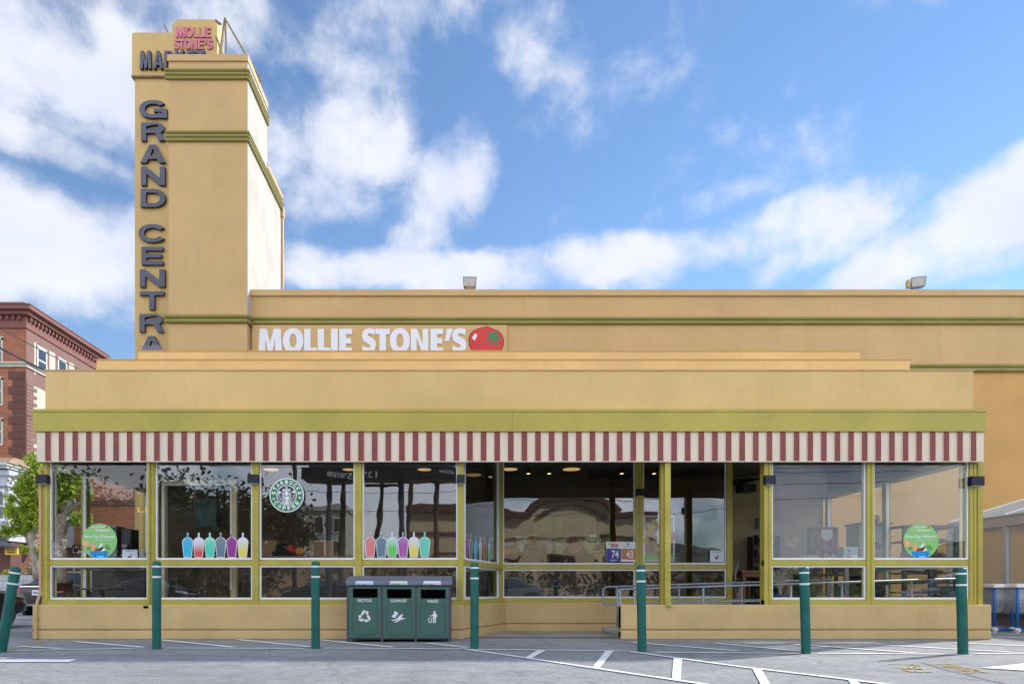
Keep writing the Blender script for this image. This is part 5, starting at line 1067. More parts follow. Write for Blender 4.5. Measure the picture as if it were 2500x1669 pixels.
sedan('parked_car', (X(92,Yc), Yc+2.35, 0), R(90), M_cbr, 'dark brown sedan seen from behind with chrome trim and licence plate, left of the shop', plate='7WAD925')
sedan('parked_car', (-11.05, 12.95, 0), R(62), M_cbk, 'glossy black car with black wheels cut off by the left edge behind the leaning bollard')
# delivery truck
Yt = 22.0; tx = X(207, Yt)
t = thing('delivery_truck', (tx+1.15, Yt+3, 0), 'white box truck with orange lettering seen through the leftmost shop window', 'truck')
M_trk = mat('white_truck_panel', (.55,.56,.58), .5, var=.03)
part('cargo_box', MB().box(tx, tx+2.3, Yt, Yt+5, .75, Z(1290,Yt)), M_trk, t, bevel=.03)
part('rear_door', MB().box(tx+.15, tx+2.15, Yt-.02, Yt-.001, .85, Z(1307,Yt)).box(tx+.05, tx+2.25, Yt-.04, Yt-.001, Z(1304,Yt), Z(1302,Yt)), mat('truck_door_grey', (.42,.43,.46), .5, var=.05), t)
part('tail_light', MB().ell((tx+.42, Yt-.02, Z(1297.5,Yt)), (.12,.02,.05)), mat('tail_light_red', (.45,.01,.015)), t)
part('cab', MB().box(tx+.1, tx+2.2, Yt+5.05, Yt+6.8, .5, 2.3), M_trk, t, bevel=.1)
part('lettering', text(MB(), 'OH', X(229,Yt)-.28, X(229,Yt)+.06, Z(1361,Yt), Z(1349,Yt), Yt-.021, .01), mat('orange_lettering', (.6,.3,.05)), t)
for x in (tx+.25, tx+2.05):
    for y in (Yt+1.1, Yt+6): part('wheel', MB().lathe([(0,-.13),(.38,-.13),(.42,-.09),(.42,.09),(.38,.13),(0,.13)], (x,y,.42), 20, axis='x'), M_tyre, t)

# ------------------------------------------------------------------ overhead cables
def cable(name, pts, r, label, sag=0):
    m = MB(); P_ = [Vector(v) for v in pts]; o_ = []
    for a_, b_ in zip(P_[:-1], P_[1:]): o_ += [a_+(b_-a_)*k/8-Vector((0,0,sag*math.sin(math.pi*k/8))) for k in range(8)]
    solo(name, m.tube(o_+[P_[-1]], r, 6), M_black, label, 'cable', 'overhead cables on the left')
cable('overhead_cable', [(X(-60,30),30,Z(768,30)),(X(190,26),26,Z(899,26)),(X(280,24),24,Z(935,24))], .018, 'thin upper overhead cable crossing the brick building', .05)
cable('overhead_cable', [(X(-60,24),24,Z(815,24)),(X(118,22),22,Z(908,22)),(X(200,21),21,Z(935,21))], .035, 'thick lower overhead cable crossing the brick building', .05)
cable('overhead_cable', [(X(-60,20),20,Z(1003,20)),(X(82,11.3),11.3,Z(1016,11.3))], .010, 'single service cable running to the left end of the green fascia', .02)
# ------------------------------------------------------------------ people behind the glass
M_skin = mat('skin', (.42,.24,.17), .55, var=.05); M_hairb = mat('grey_brown_hair', (.10,.075,.055), .7, var=.2, vs=9)
def skin_mesh(name, joints, edges, mats, parent, sub=2, root=0):
    me = bpy.data.meshes.new(name); og = ORG[parent.name]
    me.from_pydata([tuple(Vector(j[:3])-og) for j in joints], edges, [])
    if not isinstance(mats, (list, tuple)): mats = [mats]
    for m in mats: me.materials.append(m)
    o = link(bpy.data.objects.new(name, me)); ORG[o.name] = og; o.parent = parent
    o.modifiers.new('skin', 'SKIN').use_smooth_shade = True
    for v, j in zip(me.skin_vertices[0].data, joints): v.radius = (j[3], j[4] if len(j) > 4 else j[3])
    me.skin_vertices[0].data[root].use_root = True
    s_ = o.modifiers.new('subsurf', 'SUBSURF'); s_.levels = sub; s_.render_levels = sub; return o
def person(loc, yaw, label, top_m, leg_m, pose, H_=1.72, apron=None):
    t = thing('person', loc, label, 'person'); B_ = Vector(loc)
    k = H_/1.72; lean = pose.get('lean', 0); hip = pose.get('hip', .92)*k
    def up(y, z, x=0): # torso point leaning forward (towards +y)
        h = z-hip; return (B_.x+x*k, B_.y+y+h*math.sin(lean), B_.z+hip+h*math.cos(lean))
    sh = hip+.50*k; nk = hip+.57*k; hd = hip+.72*k
    J = [(*up(0,hip),.135,.105),(*up(0,hip+.22*k),.125,.10),(*up(0,sh-.08),.155,.105),(*up(0,sh+.01),.10,.08),(*up(0,nk+.04),.052),(*up(.015,hd-.05),.066,.075),(*up(.015,hd+.03),.075,.09),(*up(.01,hd+.10),.045,.055)]
    E = [(0,1),(1,2),(2,3),(3,4),(4,5),(5,6),(6,7)]
    for s_ in (-1, 1):
        a = len(J); el_, ha = pose['arms'][0 if s_ < 0 else 1]
        J += [(*up(0,sh-.03,s_*.17),.062),(*up(el_[1],hip+el_[2],s_*el_[0]),.045),(*up(ha[1],hip+ha[2],s_*ha[0]),.030),(*up(ha[1]+.03,hip+ha[2]-.02,s_*(ha[0]-.01)),.030,.018)]
        E += [(2,a),(a,a+1),(a+1,a+2),(a+2,a+3)]
        kn, ft = pose['legs'][0 if s_ < 0 else 1]; b = len(J)
        J += [(B_.x+s_*.09, B_.y, B_.z+hip-.06,.092),(B_.x+s_*.10, B_.y+kn[0], B_.z+kn[1],.062),(B_.x+s_*.10, B_.y+ft[0], B_.z+ft[1]+.08,.042),(B_.x+s_*.11, B_.y+ft[0]+.10, B_.z+ft[1]+.035,.040,.03)]
        E += [(0,b),(b,b+1),(b+1,b+2),(b+2,b+3)]
    skin_mesh('body', J, E, M_skin, t)
    # clothes: their own skinned shells slightly larger than the body
    JT = [(*up(0,hip-.03),.15,.12),(*up(0,hip+.22*k),.142,.115),(*up(0,sh-.08),.172,.122),(*up(0,sh+.025),.085,.075)]; ET = [(0,1),(1,2),(2,3)]
    for s_ in (-1, 1):
        a = len(JT); el_, ha = pose['arms'][0 if s_ < 0 else 1]; J2 = [(*up(0,sh-.03,s_*.17),.075),(*up(el_[1],hip+el_[2],s_*el_[0]),.058)]
        JT += J2; ET += [(2,a),(a,a+1)]
    skin_mesh('shirt', JT, ET, top_m, t)
    JL = [(*up(0,hip),.148,.118)]; EL = []
    for s_ in (-1, 1):
        kn, ft = pose['legs'][0 if s_ < 0 else 1]; b = len(JL)
        JL += [(B_.x+s_*.09, B_.y, B_.z+hip-.08,.10),(B_.x+s_*.10, B_.y+kn[0], B_.z+kn[1],.073),(B_.x+s_*.10, B_.y+ft[0], B_.z+ft[1]+.10,.056)]; EL += [(0,b),(b,b+1),(b+1,b+2)]
    skin_mesh('trousers', JL, EL, leg_m, t)
    h = Vector(up(-.012,hd+.045)); hm = MB().ell(h, (.088*k,.102*k,.105*k), 16, 10); part('hair', hm, M_hairb, t, smooth=True)
    f = Vector(up(.09,hd)); fm = MB().ell(f+Vector((0,.012,-.01)), (.014,.02,.02), 8, 5)
    for s_ in (-1, 1): fm.ell(Vector(up(0,hd,s_*.082)), (.012,.022,.032), 8, 5); fm.ell(f+Vector((s_*.03,.0,.03)), (.012,.008,.007), 8, 5)
    part('face', fm, M_skin, t, smooth=True); t.rotation_euler = (0, 0, yaw); return t
M_gshirt = mat('green_shirt', (.07,.34,.20), .8, var=.1); M_bshirt = mat('pale_beige_shirt', (.42,.38,.33), .8, var=.06); M_navy = mat('dark_trousers', (.03,.035,.05), .8)
person((X(2150,13.4), 13.4, .30), R(60), 'person in a green shirt standing behind the glass left of the bread rack', M_gshirt, M_navy,
       dict(lean=.15, hip=.80, arms=(((.24,.05,.22),(.22,.18,.05)),((.24,.05,.22),(.20,.24,.10))), legs=(((.02,.42),(0,0)),((.03,.42),(-.02,0)))), 1.5)
person((X(1075,11.95), 11.95, .10), R(70), 'person in a pale shirt bending over a table behind the fourth window', M_bshirt, M_navy,
       dict(lean=1.05, hip=.68, arms=(((.2,.10,.30),(.16,.30,.20)),((.2,.10,.30),(.16,.30,.20))), legs=(((.30,.42),(.28,0)),((.30,.42),(.28,0)))), 1.6)

# ------------------------------------------------------------------ things inside the shop
def ilamp(px, py, Y, r, label, spot=False):
    drop = Y < 13; z = 3.30 if drop else 3.395; Y = 13.9 if drop else 14.4; x = X(px, Y)
    t = thing('ceiling_lamp', (x, Y, z-.1), label, 'ceiling lamp', 'lit ceiling lamps inside the shop')
    if spot: part('housing', MB().lathe([(.05,-.14),(.05,-.01),(.02,0)], (x,Y,z), 14), M_black, t); part('bulb', MB().lathe([(.0,-.145),(.04,-.15),(.03,-.138)], (x,Y,z), 12), M_spot, t)
    else: part('housing', MB().lathe([(r,-.05),(r,-.01),(r*.6,0)]+([(.012,.001),(.012,.10)] if drop else []), (x,Y,z), 28), M_ceil, t); part('bulb', MB().lathe([(.0,-.062),(r*.9,-.058),(r*.9,-.051)], (x,Y,z), 28), M_lamp, t)
for px, Y, r, lb in ((662,12.1,.17,'round lit ceiling lamp above the coffee emblem'),(852,12.1,.14,'round lit ceiling lamp at the post between the third and fourth windows'),(1036,12.1,.15,'round lit ceiling lamp at the right of the fourth window'),
                     (1244,14.2,.18,'wide lit ceiling lamp at the left end of the recessed window'),(1395,14.2,.20,'wide lit ceiling lamp in the middle of the recessed window')): ilamp(px, 0, Y, r, lb)
for px, Y, lb in ((1290,13.9,'small lit spot lamp left of centre in the recessed window'),(1341,13.8,'brightest small spot lamp in the middle of the recessed window'),(1518,13.9,'small lit spot lamp at the right of the recessed window'),(1597,13.5,'small black spot lamp behind the free-standing post')): ilamp(px, 0, Y, .05, lb, True)
M_ctr = mat('dark_counter', (.06,.05,.045), .5, var=.1, vs=4); M_tabw = mat('brown_table_top', (.17,.12,.09), .4, var=.1, vs=5)
def counter(x0, x1, y0, y1, z1, label, top=M_tabw, body=M_ctr):
    t = thing('counter', ((x0+x1)/2, y0, .1), label, 'counter'); part('cabinet', MB().box(x0, x1, y0+.03, y1, .1, z1-.05), body, t); part('counter_top', MB().box(x0-.03, x1+.03, y0, y1+.02, z1-.05, z1), top, t, bevel=.008); return t
counter(X(636,12.2), X(865,12.2), 12.2, 12.7, 1.41, 'brown topped counter behind the third window')
solo('cardboard_box', MB().box(X(755,12.3), X(815,12.3), 12.3, 12.6, 1.412, Z(1318,12.3)), M_card, 'open brown cardboard box on the counter in the third window', 'box')
solo('cardboard_box', MB().box(X(640,12.35), X(675,12.35), 12.35, 12.6, 1.412, Z(1318,12.35)), M_card, 'brown cardboard box at the left end of the counter in the third window', 'box')
bg_ = MB().lathe([(.19,0),(.21,.06),(.15,.13),(.16,.19),(.05,.24),(.0,.25)], (X(692,12.4),12.42,1.412), 9); solo('black_bag', bg_, M_black, 'crumpled black bag on the counter below the coffee emblem', 'bag')
solo('snack_bag', MB().ell((X(708,12.35),12.35,1.52), (.10,.06,.09), 9, 5), M_red, 'red snack bag beside the black bag in the third window', 'bag'); solo('snack_bag', MB().ell((X(732,12.35),12.35,1.50), (.09,.06,.08), 9, 5), mat('orange_bag', (.7,.28,.03), .5), 'orange snack bag beside the cardboard box in the third window', 'bag')
# framed inner window in the second bay
Yi = 11.65; t = thing('inner_window', (X(484,Yi), Yi, 1), 'beige inner door frame with white glazing bars behind the second window', 'window frame')
x0, x1, z1 = X(394,Yi), X(577,Yi), Z(1171,Yi)
part('frame', MB().box(x0, x0+.06, Yi, Yi+.1, .1, z1).box(x1-.10, x1, Yi, Yi+.1, .1, z1).box(x0, x1, Yi-.002, Yi+.1, z1-.09, z1), mat('beige_trim', (.66,.55,.33), .6), t)
part('glazing_bar', MB().box(X(397,Yi), X(401,Yi), Yi-.01, Yi-.003, .8, Z(1181,Yi)).box(X(562,Yi), X(566,Yi), Yi-.01, Yi-.003, .8, Z(1181,Yi)).box(X(397,Yi), X(566,Yi), Yi-.0105, Yi-.003, Z(1184,Yi), Z(1180,Yi)), M_white, t)
solo('wall_poster', MB().box(X(474,14.4), X(529,14.4), 14.38, 14.4, Z(1286,14.4), Z(1217,14.4)), mat('teal_poster_print', (.14,.24,.22), .6, var=.5, vs=3), 'faded teal poster on the wall behind the second window', 'poster')
solo('wall_sign', MB().box(X(388,12.9), X(482,12.9), 12.86, 12.9, Z(1169,12.9), Z(1132,12.9)), mat('olive_sign_board', (.30,.29,.20), .7, var=.05), 'rounded olive board under the ceiling of the second window', 'sign', bevel=.1)
# machines behind the first window
def machine(x0, x1, y0, y1, z0, z1, label, m_, cat='coffee machine', name='coffee_machine'):
    t = thing(name, ((x0+x1)/2, y0, z0), label, cat); part('housing', MB().box(x0, x1, y0, y1, z0, z1), m_, t, bevel=.015)
    part('panel', MB().box(x0+.03, x1-.03, y0-.012, y0-.002, z0+(z1-z0)*.62, z1-.03), M_char, t); part('spout', MB().tube([((x0+x1)/2,y0-.06,z0+(z1-z0)*.55),((x0+x1)/2,y0-.06,z0+(z1-z0)*.35)], .02, 8).box((x0+x1)/2-.05,(x0+x1)/2+.05,y0-.09,y0-.003,z0+(z1-z0)*.52,z0+(z1-z0)*.60), M_grey, t)
counter(X(222,13.2), X(352,13.2), 13.2, 13.8, 1.22, 'dark service counter behind the first window')
machine(X(240,13.3), X(284,13.3), 13.3, 13.7, 1.222, Z(1282,13.3), 'steel coffee machine left of centre behind the first window', M_grey)
machine(X(296,13.3), X(322,13.3), 13.3, 13.6, 1.222, Z(1290,13.3), 'narrow dark grinder on the counter behind the first window', M_black, 'grinder', 'coffee_grinder')
solo('stacked_cups', MB().lathe([(.05,0),(.065,.3),(.06,.32)], (X(345,13.3),13.4,1.222), 16), M_paper, 'stack of white cups at the right edge of the first window', 'cups')
t = thing('window_lettering', (X(346,YF+.05), YF+.05, Z(1250,YF+.05)), 'yellow LL lettering at the right edge of the first window', 'lettering'); part('letters', text(MB(), 'LI', X(337,YF+.04), X(361,YF+.04), Z(1250,YF+.04), Z(1238,YF+.04), YF+.016, .002, off=.02), mat('yellow_vinyl', (.75,.5,.06), .5), t)
# café tables and chairs seen through the low panes
M_chair = mat('dark_wood_chair', (.07,.035,.02), .5, var=.1); rnd = random.Random(4)
def cafe_table(x, y, label):
    t = thing('cafe_table', (x, y, .1), label, 'table', 'tables inside the shop'); part('table_top', MB().lathe([(.0,.70),(.33,.70),(.34,.72),(.33,.735),(0,.735)], (x,y,.1), 28), M_tabw, t); part('pedestal', MB().lathe([(.2,0),(.2,.02),(.035,.04),(.035,.69)], (x,y,.1), 16), M_black, t)
def cafe_chair(x, y, yaw, label):
    t = thing('chair', (x, y, .1), label, 'chair', 'wooden chairs inside the shop')
    for dx in (-.18,.18):
        for dy in (-.18,.18): part('leg', MB().box(x+dx-.018, x+dx+.018, y+dy-.018, y+dy+.018, .1, .1+(.44 if dy < 0 else .88)), M_chair, t)
    part('seat', MB().box(x-.21, x+.21, y-.21, y+.21, .541, .575), M_chair, t, bevel=.01); part('backrest', MB().box(x-.16, x+.16, y+.165, y+.19, .78, .93), M_chair, t, bevel=.01); t.rotation_euler = (0,0,yaw)
for i, (px, Y) in enumerate(((250,12.1),(480,12.3),(690,12.9),(930,12.2))): cafe_table(X(px,Y), Y, 'round brown table behind the low pane of the '+('first','second','third','fourth')[i]+' window')
for i, (px, Y, a) in enumerate(((170,12.4,1.2),(560,12.0,-1.1),(820,12.7,.6),(985,12.6,-1.4))): cafe_chair(X(px,Y), Y, a, 'dark wooden chair behind the low pane of the '+('first','second','third','fourth')[i]+' window')
solo('umbrella_cloth', MB().add([(X(430,11.9),11.9,Z(1450,11.9)),(X(470,11.7),11.7,Z(1385,11.7)),(X(492,11.9),11.9,Z(1382,11.9)),(X(478,12.1),12.1,Z(1430,12.1)),(X(452,12.1),12.1,Z(1462,12.1)),(X(455,12.2),12.2,Z(1420,12.2))], [(0,1,5),(1,2,5),(2,3,5),(3,4,5),(4,0,5),(0,4,3,2,1)]), mat('grey_cloth', (.16,.15,.12), .9, var=.1), 'folded pale grey cloth behind the low pane of the second window', 'cloth')
solo('wooden_post', MB().box(X(560,12.1), X(574,12.1), 12.1, 12.2, .1, Z(1385,12.1)), M_wood, 'orange wooden post behind the low pane of the second window', 'post')
# coloured boards and flower bench behind the recessed window
for i, (a_, b_, c) in enumerate(((1246,1296,(.42,.12,.07)),(1299,1352,(.60,.52,.10)),(1354,1374,(.55,.65,.12)),(1376,1455,(.60,.30,.24)))):
    solo('wall_panel', MB().box(X(a_,16.8), X(b_,16.8), 16.8, 16.84, Z(1335,16.8), Z(1262,16.8)), mat('panel_colour_%d' % i, c, .6, var=.2, vs=5), ('rust red','mustard yellow','yellow green','dusty pink')[i]+' display panel far inside the recessed window', 'display panel', 'coloured display panels inside the shop')
bt = counter(X(1240,13.7), X(1475,13.7), 13.7, 14.1, 1.28, 'long olive-brown flower bench behind the recessed window', mat('bench_top_olive', (.30,.26,.15), .6, var=.1)); 
Yx = 13.55; t = thing('flower_box', (X(1248,Yx), Yx, 1.29), 'orange-brown box marked bouquets at the left of the recessed window', 'box')
part('box', MB().box(X(1231,Yx), X(1264,Yx), Yx, Yx+.2, Z(1350,Yx), Z(1312,Yx)), mat('orange_card', (.36,.15,.045), .7), t); part('label', MB().box(X(1232,Yx), X(1258,Yx), Yx-.006, Yx-.001, Z(1338,Yx), Z(1318,Yx)), M_ctr, t, bevel=.002)
part('lettering', text(MB(), 'BOUQUETS', X(1226,Yx), X(1254,Yx), Z(1331,Yx), Z(1326,Yx), Yx-.007, .001, off=.02), M_wht, t)
M_stem = mat('flower_stem_green', (.10,.19,.05), .7, var=.2)
def bouquet(px, py, Y, w, h, wrap_c, petal_c, label, n=9, seed=1):
    rr = random.Random(seed); x, z = X(px,Y), Z(py,Y); t = thing('bouquet', (x, Y, z), label, 'bouquet', 'wrapped bouquets inside the recessed window')
    part('wrapping', MB().lathe([(w*.16,0),(w*.30,h*.25),(w*.46,h*.55),(w*.40,h*.53),(w*.2,h*.25)], (x,Y,z), 9), mat('wrap_%s' % label[:12], wrap_c, .4, var=.1, trans=.2), t)
    st_, fl = MB(), MB()
    for _ in range(n):
        a_, r_ = rr.uniform(0, 6.28), rr.uniform(.1,.5)*w; p_ = Vector((x+r_*math.cos(a_), Y+r_*math.sin(a_)*.5, z+h*rr.uniform(.5,1.0)))
        st_.tube([(x, Y, z+.05), p_], .006, 4); k = w*rr.uniform(.12,.2)
        for j in range(6): fl.ell(p_+Vector((k*math.cos(j), k*.6*math.sin(j), k*.4*math.sin(j*2.3))), (k*.6,k*.5,k*.5), 6, 4)
    part('stems', st_, M_stem, t); part('petals', fl, mat('petals_%s' % label[:12], petal_c, .6, var=.2, vs=12), t)
for i, a_ in enumerate([(1272,1346,.22,.30,(.5,.5,.5),(.6,.6,.6),'white wrapped bouquet beside the flower box'),(1291,1356,.26,.42,(.02,.035,.02),(.62,.30,.04),'dark wrapped bouquet with orange and pink flowers'),(1320,1356,.28,.38,(.10,.035,.05),(.45,.28,.27),'maroon wrapped bouquet of dusty pink flowers'),
        (1341,1351,.2,.30,(.34,.26,.42),(.5,.42,.6),'lilac wrapped bouquet in the recessed window'),(1366,1350,.32,.26,(.33,.36,.33),(.55,.58,.42),'pale green and white wrapped bouquet'),(1404,1350,.34,.24,(.48,.16,.19),(.25,.08,.1),'bright pink wrapped bouquet in the recessed window'),
        (1440,1350,.36,.36,(.42,.48,.26),(.66,.66,.5),'tall white and pale green bouquet near the lottery sign'),(1467,1372,.26,.26,(.4,.4,.2),(.5,.48,.22),'small yellow-green bouquet beside the lottery sign')]): bouquet(a_[0], a_[1], 13.42, *a_[2:], seed=i)
# porch: table, sticks, rack, speaker
Yw = 14.6; t = thing('wooden_table', (X(1835,Yw), Yw+.3, .3), 'orange-brown wooden table inside the open entrance', 'table')
x0, x1 = X(1797,Yw), X(1797,Yw)+1.0
part('table_top', MB().box(x0, x1, Yw-.3, Yw+.5, Z(1399,Yw)+.0, Z(1399,Yw)+.06), M_wood, t, bevel=.006); part('apron', MB().box(x0+.03, x1-.03, Yw-.27, Yw+.47, Z(1399,Yw)-.08, Z(1399,Yw)-.001), M_wood, t)
for x in (x0+.04, x0+.43, x1-.1):
    for y in (Yw-.27, Yw+.41): part('leg', MB().box(x, x+.06, y, y+.06, .3, Z(1399,Yw)-.081), M_wood, t)
def leaves_plant(name, x, y, z, n, h, spread, mm, label, cat='plant', seed=3, w=.012, group=None, pot=None, curl=.25):
    rr = random.Random(seed); t = thing(name, (x,y,z), label, cat, group); m = MB()
    for _ in range(n):
        a_ = rr.uniform(0,6.28); s_ = spread*rr.uniform(.3,1); hh = h*rr.uniform(.6,1.05); pts = []
        for k in range(5): f = k/4; pts.append(Vector((x+s_*f*f*math.cos(a_)+rr.uniform(-1,1)*.01, y+s_*f*f*math.sin(a_)*.7, z+(pot[1] if pot else 0)+hh*f*(1-curl*f))))
        m.tube(pts, [w, w*1.1, w, w*.7, w*.2], 4)
    part('leaves', m, mm, t)
    if pot: part('pot', MB().lathe([(pot[0]*.7,0),(pot[0]*.95,pot[1]*.5),(pot[0],pot[1]),(pot[0]*.9,pot[1]),(pot[0]*.85,pot[1]*.85),(0,pot[1]*.84)], (x,y,z), 24), pot[2], t, smooth=True)
    return t
M_lv = mat('house_plant_leaf', (.06,.14,.03), .5, var=.3, vs=5); M_lv2 = mat('pale_plant_leaf', (.25,.32,.16), .5, var=.3)
leaves_plant('potted_plant', X(1850,Yw), Yw-.1, Z(1399,Yw)+.06, 26, .20, .22, M_lv2, 'spiky pale plant on top of the wooden table', seed=5)
leaves_plant('potted_plant', X(1860,Yw), Yw+.05, .31, 40, .30, .22, M_lv, 'green plant on the floor under the wooden table', seed=6)
leaves_plant('potted_plant', X(1822,Yw), Yw-.15, .31, 60, .55, .18, M_lv, 'dark green bush on the floor left of the table leg', seed=7)
leaves_plant('birch_sticks', X(1802,13.6), 13.6, .30, 14, .82, .12, mat('birch_stick', (.42,.36,.33), .7, var=.4, vs=8), 'bundle of pale birch sticks leaning beside the open entrance', 'sticks', seed=8, w=.018)
leaves_plant('flowering_branch', X(1795,13.8), 13.8, .95, 12, .62, .14, mat('pale_blossom', (.5,.42,.42), .7, var=.3), 'pale blossom branches behind the recessed window post', 'branches', seed=9, w=.010)
Ys_ = 15.2; t = thing('wall_speaker', (X(1828,Ys_), Ys_, 2.6), 'black angled heater box high on the porch wall', 'heater')
part('housing', MB().hexa([(X(1802,Ys_),Ys_,Z(1180,Ys_)),(X(1858,Ys_),Ys_,Z(1168,Ys_)),(X(1858,Ys_),Ys_+.39,Z(1168,Ys_)),(X(1802,Ys_),Ys_+.39,Z(1180,Ys_))], [(X(1800,Ys_),Ys_+.05,Z(1168,Ys_)),(X(1862,Ys_),Ys_+.05,Z(1164,Ys_)),(X(1862,Ys_),Ys_+.38,Z(1164,Ys_)),(X(1800,Ys_),Ys_+.38,Z(1168,Ys_))]).box(X(1812,Ys_), X(1848,Ys_), Ys_+.02, Ys_+.38, Z(1199,Ys_), Z(1180,Ys_)), M_black, t, bevel=.02)
part('bracket', MB().box(X(1826,Ys_), X(1832,Ys_), Ys_+.2, Ys_+.399, Z(1190,Ys_), Z(1186,Ys_)), M_grey, t)
solo('wall_sign', MB().box(X(1850,15.5), X(1868,15.5), 15.55, 15.59, Z(1290,15.5), Z(1262,15.5)), mat('teal_sign', (.06,.25,.30), .6, var=.1), 'small teal sign on the porch wall inside the open entrance', 'sign')
# black rack with dark bottles by the wall
t = thing('display_rack', (X(1868,15.2), 15.3, .3), 'black display rack with dark pots against the porch wall behind the post', 'rack'); xa, xb = X(1838,15.2), X(1905,15.2)
part('frame', MB().box(xa, xa+.04, 15.2, 15.5, .3, 2.0).box(xb-.04, xb, 15.2, 15.5, .3, 2.0), M_black, t)
for k in range(5): part('shelf', MB().box(xa+.041, xb-.041, 15.18, 15.5, .55+.32*k, .58+.32*k), M_black, t)
for k in range(5):
    for j in range(3): part('pot', MB().lathe([(.05,0),(.08,.1),(.07,.16),(.04,.17)], (xa+.13+j*.19, 15.3, .581+.32*k), 12), M_char if (j+k) % 2 else M_black, t)
# right bays: hat, framed poster, mailbox, pots, bread rack
Yh = 14.2; t = thing('straw_hat', (X(1935,Yh), Yh, Z(1336,Yh)), 'pale straw hat hanging behind the window right of the entrance', 'hat'); hc = Vector((X(1934,Yh), Yh, Z(1319,Yh)))
hb = MB().lathe([(.20,0),(.19,.012),(.11,.018),(.105,.09),(.08,.115),(.0,.12)], (0,0,0), 28); rot_ = Matrix.Rotation(R(38), 3, 'Y') @ Matrix.Rotation(R(62), 3, 'X'); part('brim_and_crown', hb.moved(lambda v: hc+rot_ @ v), mat('straw', (.62,.50,.30), .8, var=.1, vs=20), t, smooth=True)
part('hat_band', MB().lathe([(.108,.022),(.108,.045)], (0,0,0), 24).moved(lambda v: hc+rot_ @ v), M_ctr, t)
part('hook', MB().tube([hc+Vector((0,.05,.02)), hc+Vector((0,1.39,.10))], .008, 6), M_black, t)
Yo = 14.0; t = thing('framed_poster', (X(2008,Yo), Yo, .9), 'dark framed red fruit poster with pale pennant, behind the window right of the entrance', 'poster')
part('frame', MB().box(X(1973,Yo), X(1979,Yo), Yo-.02, Yo+.04, .3, Z(1286,Yo)).box(X(2039,Yo), X(2045,Yo), Yo-.02, Yo+.04, .3, Z(1286,Yo)).box(X(1979,Yo), X(2039,Yo), Yo-.02, Yo+.04, Z(1291,Yo), Z(1286,Yo)), mat('slate_frame', (.07,.08,.11), .5), t)
part('picture', MB().box(X(1979,Yo)+.001, X(2039,Yo)-.001, Yo, Yo+.02, Z(1356,Yo), Z(1291,Yo)), mat('red_fruit_print', (.19,.075,.07), .5, var=.75, vs=11), t)
part('pennant', flat(MB(), [[(X(a_,Yo),Z(b_,Yo)) for a_, b_ in ((2005,1290),(2032,1290),(2032,1312),(2018,1320),(2005,1312))]], Yo-.002, .003), M_paper, t)
Ym = 12.9; t = thing('donation_box', (X(2076,Ym), Ym, Z(1371,Ym)), 'pale blue-grey metal box with a white red-lettered label standing behind the window', 'box')
part('box', MB().box(X(2059,Ym), X(2095,Ym), Ym, Ym+.25, Z(1366,Ym), Z(1334,Ym)), mat('pale_blue_metal', (.36,.44,.47), .4, var=.05), t, bevel=.006); part('slot_line', MB().box(X(2060,Ym), X(2094,Ym), Ym-.003, Ym-.0005, Z(1352.5,Ym), Z(1351.5,Ym)), M_char, t)
part('label', MB().box(X(2060,Ym), X(2094,Ym), Ym-.004, Ym-.0008, Z(1364,Ym), Z(1353,Ym)), M_paper, t); part('lock', MB().box(X(2072,Ym), X(2076,Ym), Ym-.01, Ym-.001, Z(1347,Ym), Z(1342,Ym)), M_char, t); part('label_print', MB().box(X(2064,Ym), X(2078,Ym), Ym-.006, Ym-.0045, Z(1360,Ym), Z(1356,Ym)), M_red, t)
part('stand', MB().box(X(2070,Ym), X(2080,Ym), Ym+.1, Ym+.15, .3, Z(1366,Ym)), M_grey, t)
def shelfbench(x0, x1, y0, y1, z0, z1, label):
    t = thing('plant_bench', ((x0+x1)/2, y0, z0), label, 'bench'); part('bench_top', MB().box(x0, x1, y0, y1, z1-.04, z1), M_ctr, t)
    for x in (x0, x1-.05): part('leg', MB().box(x, x+.05, y0, y1, z0, z1-.041), M_ctr, t)
shelfbench(X(1960,13.4), X(2110,13.4), 13.4, 13.8, .30, 1.12, 'dark plant bench behind the low pane right of the entrance')
M_orch = mat('white_orchid_petal', (.62,.62,.64), .6, var=.08)
for i, (px, w, lb) in enumerate(((1966,.13,'left cluster of white orchids on the window ledge'),(1992,.2,'middle cluster of white orchids on the window ledge'),(2040,.1,'right cluster of white orchids beside the metal box'))):
    rr = random.Random(60+i); t = thing('orchid', (X(px,13.5), 13.5, 1.12), lb, 'flowers', 'white orchids behind the glass'); m = MB()
    for _ in range(14):
        p_ = Vector((X(px,13.5)+rr.uniform(-w,w), 13.5+rr.uniform(-.06,.06), Z(1362,13.5)+rr.uniform(-.05,.06)))
        for j in range(4): m.ell(p_+Vector((.022*math.cos(j*1.6), 0, .022*math.sin(j*1.6))), (.017,.008,.017), 6, 4)
    part('petals', m, M_orch, t); st_ = MB(); [st_.tube([(X(px,13.5)+k*.04, 13.5, 1.12), (X(px,13.5)+k*.06, 13.5, 1.36)], .005, 4) for k in (-1,0,1)]; part('stems', st_, M_lv, t); part('pot', MB().lathe([(.05,0),(.07,.09),(.065,.1)], (X(px,13.5),13.5,1.12), 14), M_ctr, t)
leaves_plant('grass_plant', X(1905,12.1), 12.1, .30, 70, .60, .24, mat('dried_grass', (.40,.38,.33), .8, var=.2), 'tall dried grass in a blue flowerpot behind the low pane right of the entrance', seed=11, w=.006, pot=(.20,.42,mat('cobalt_glaze', (.02,.06,.18), .15, var=.4, vs=9)))
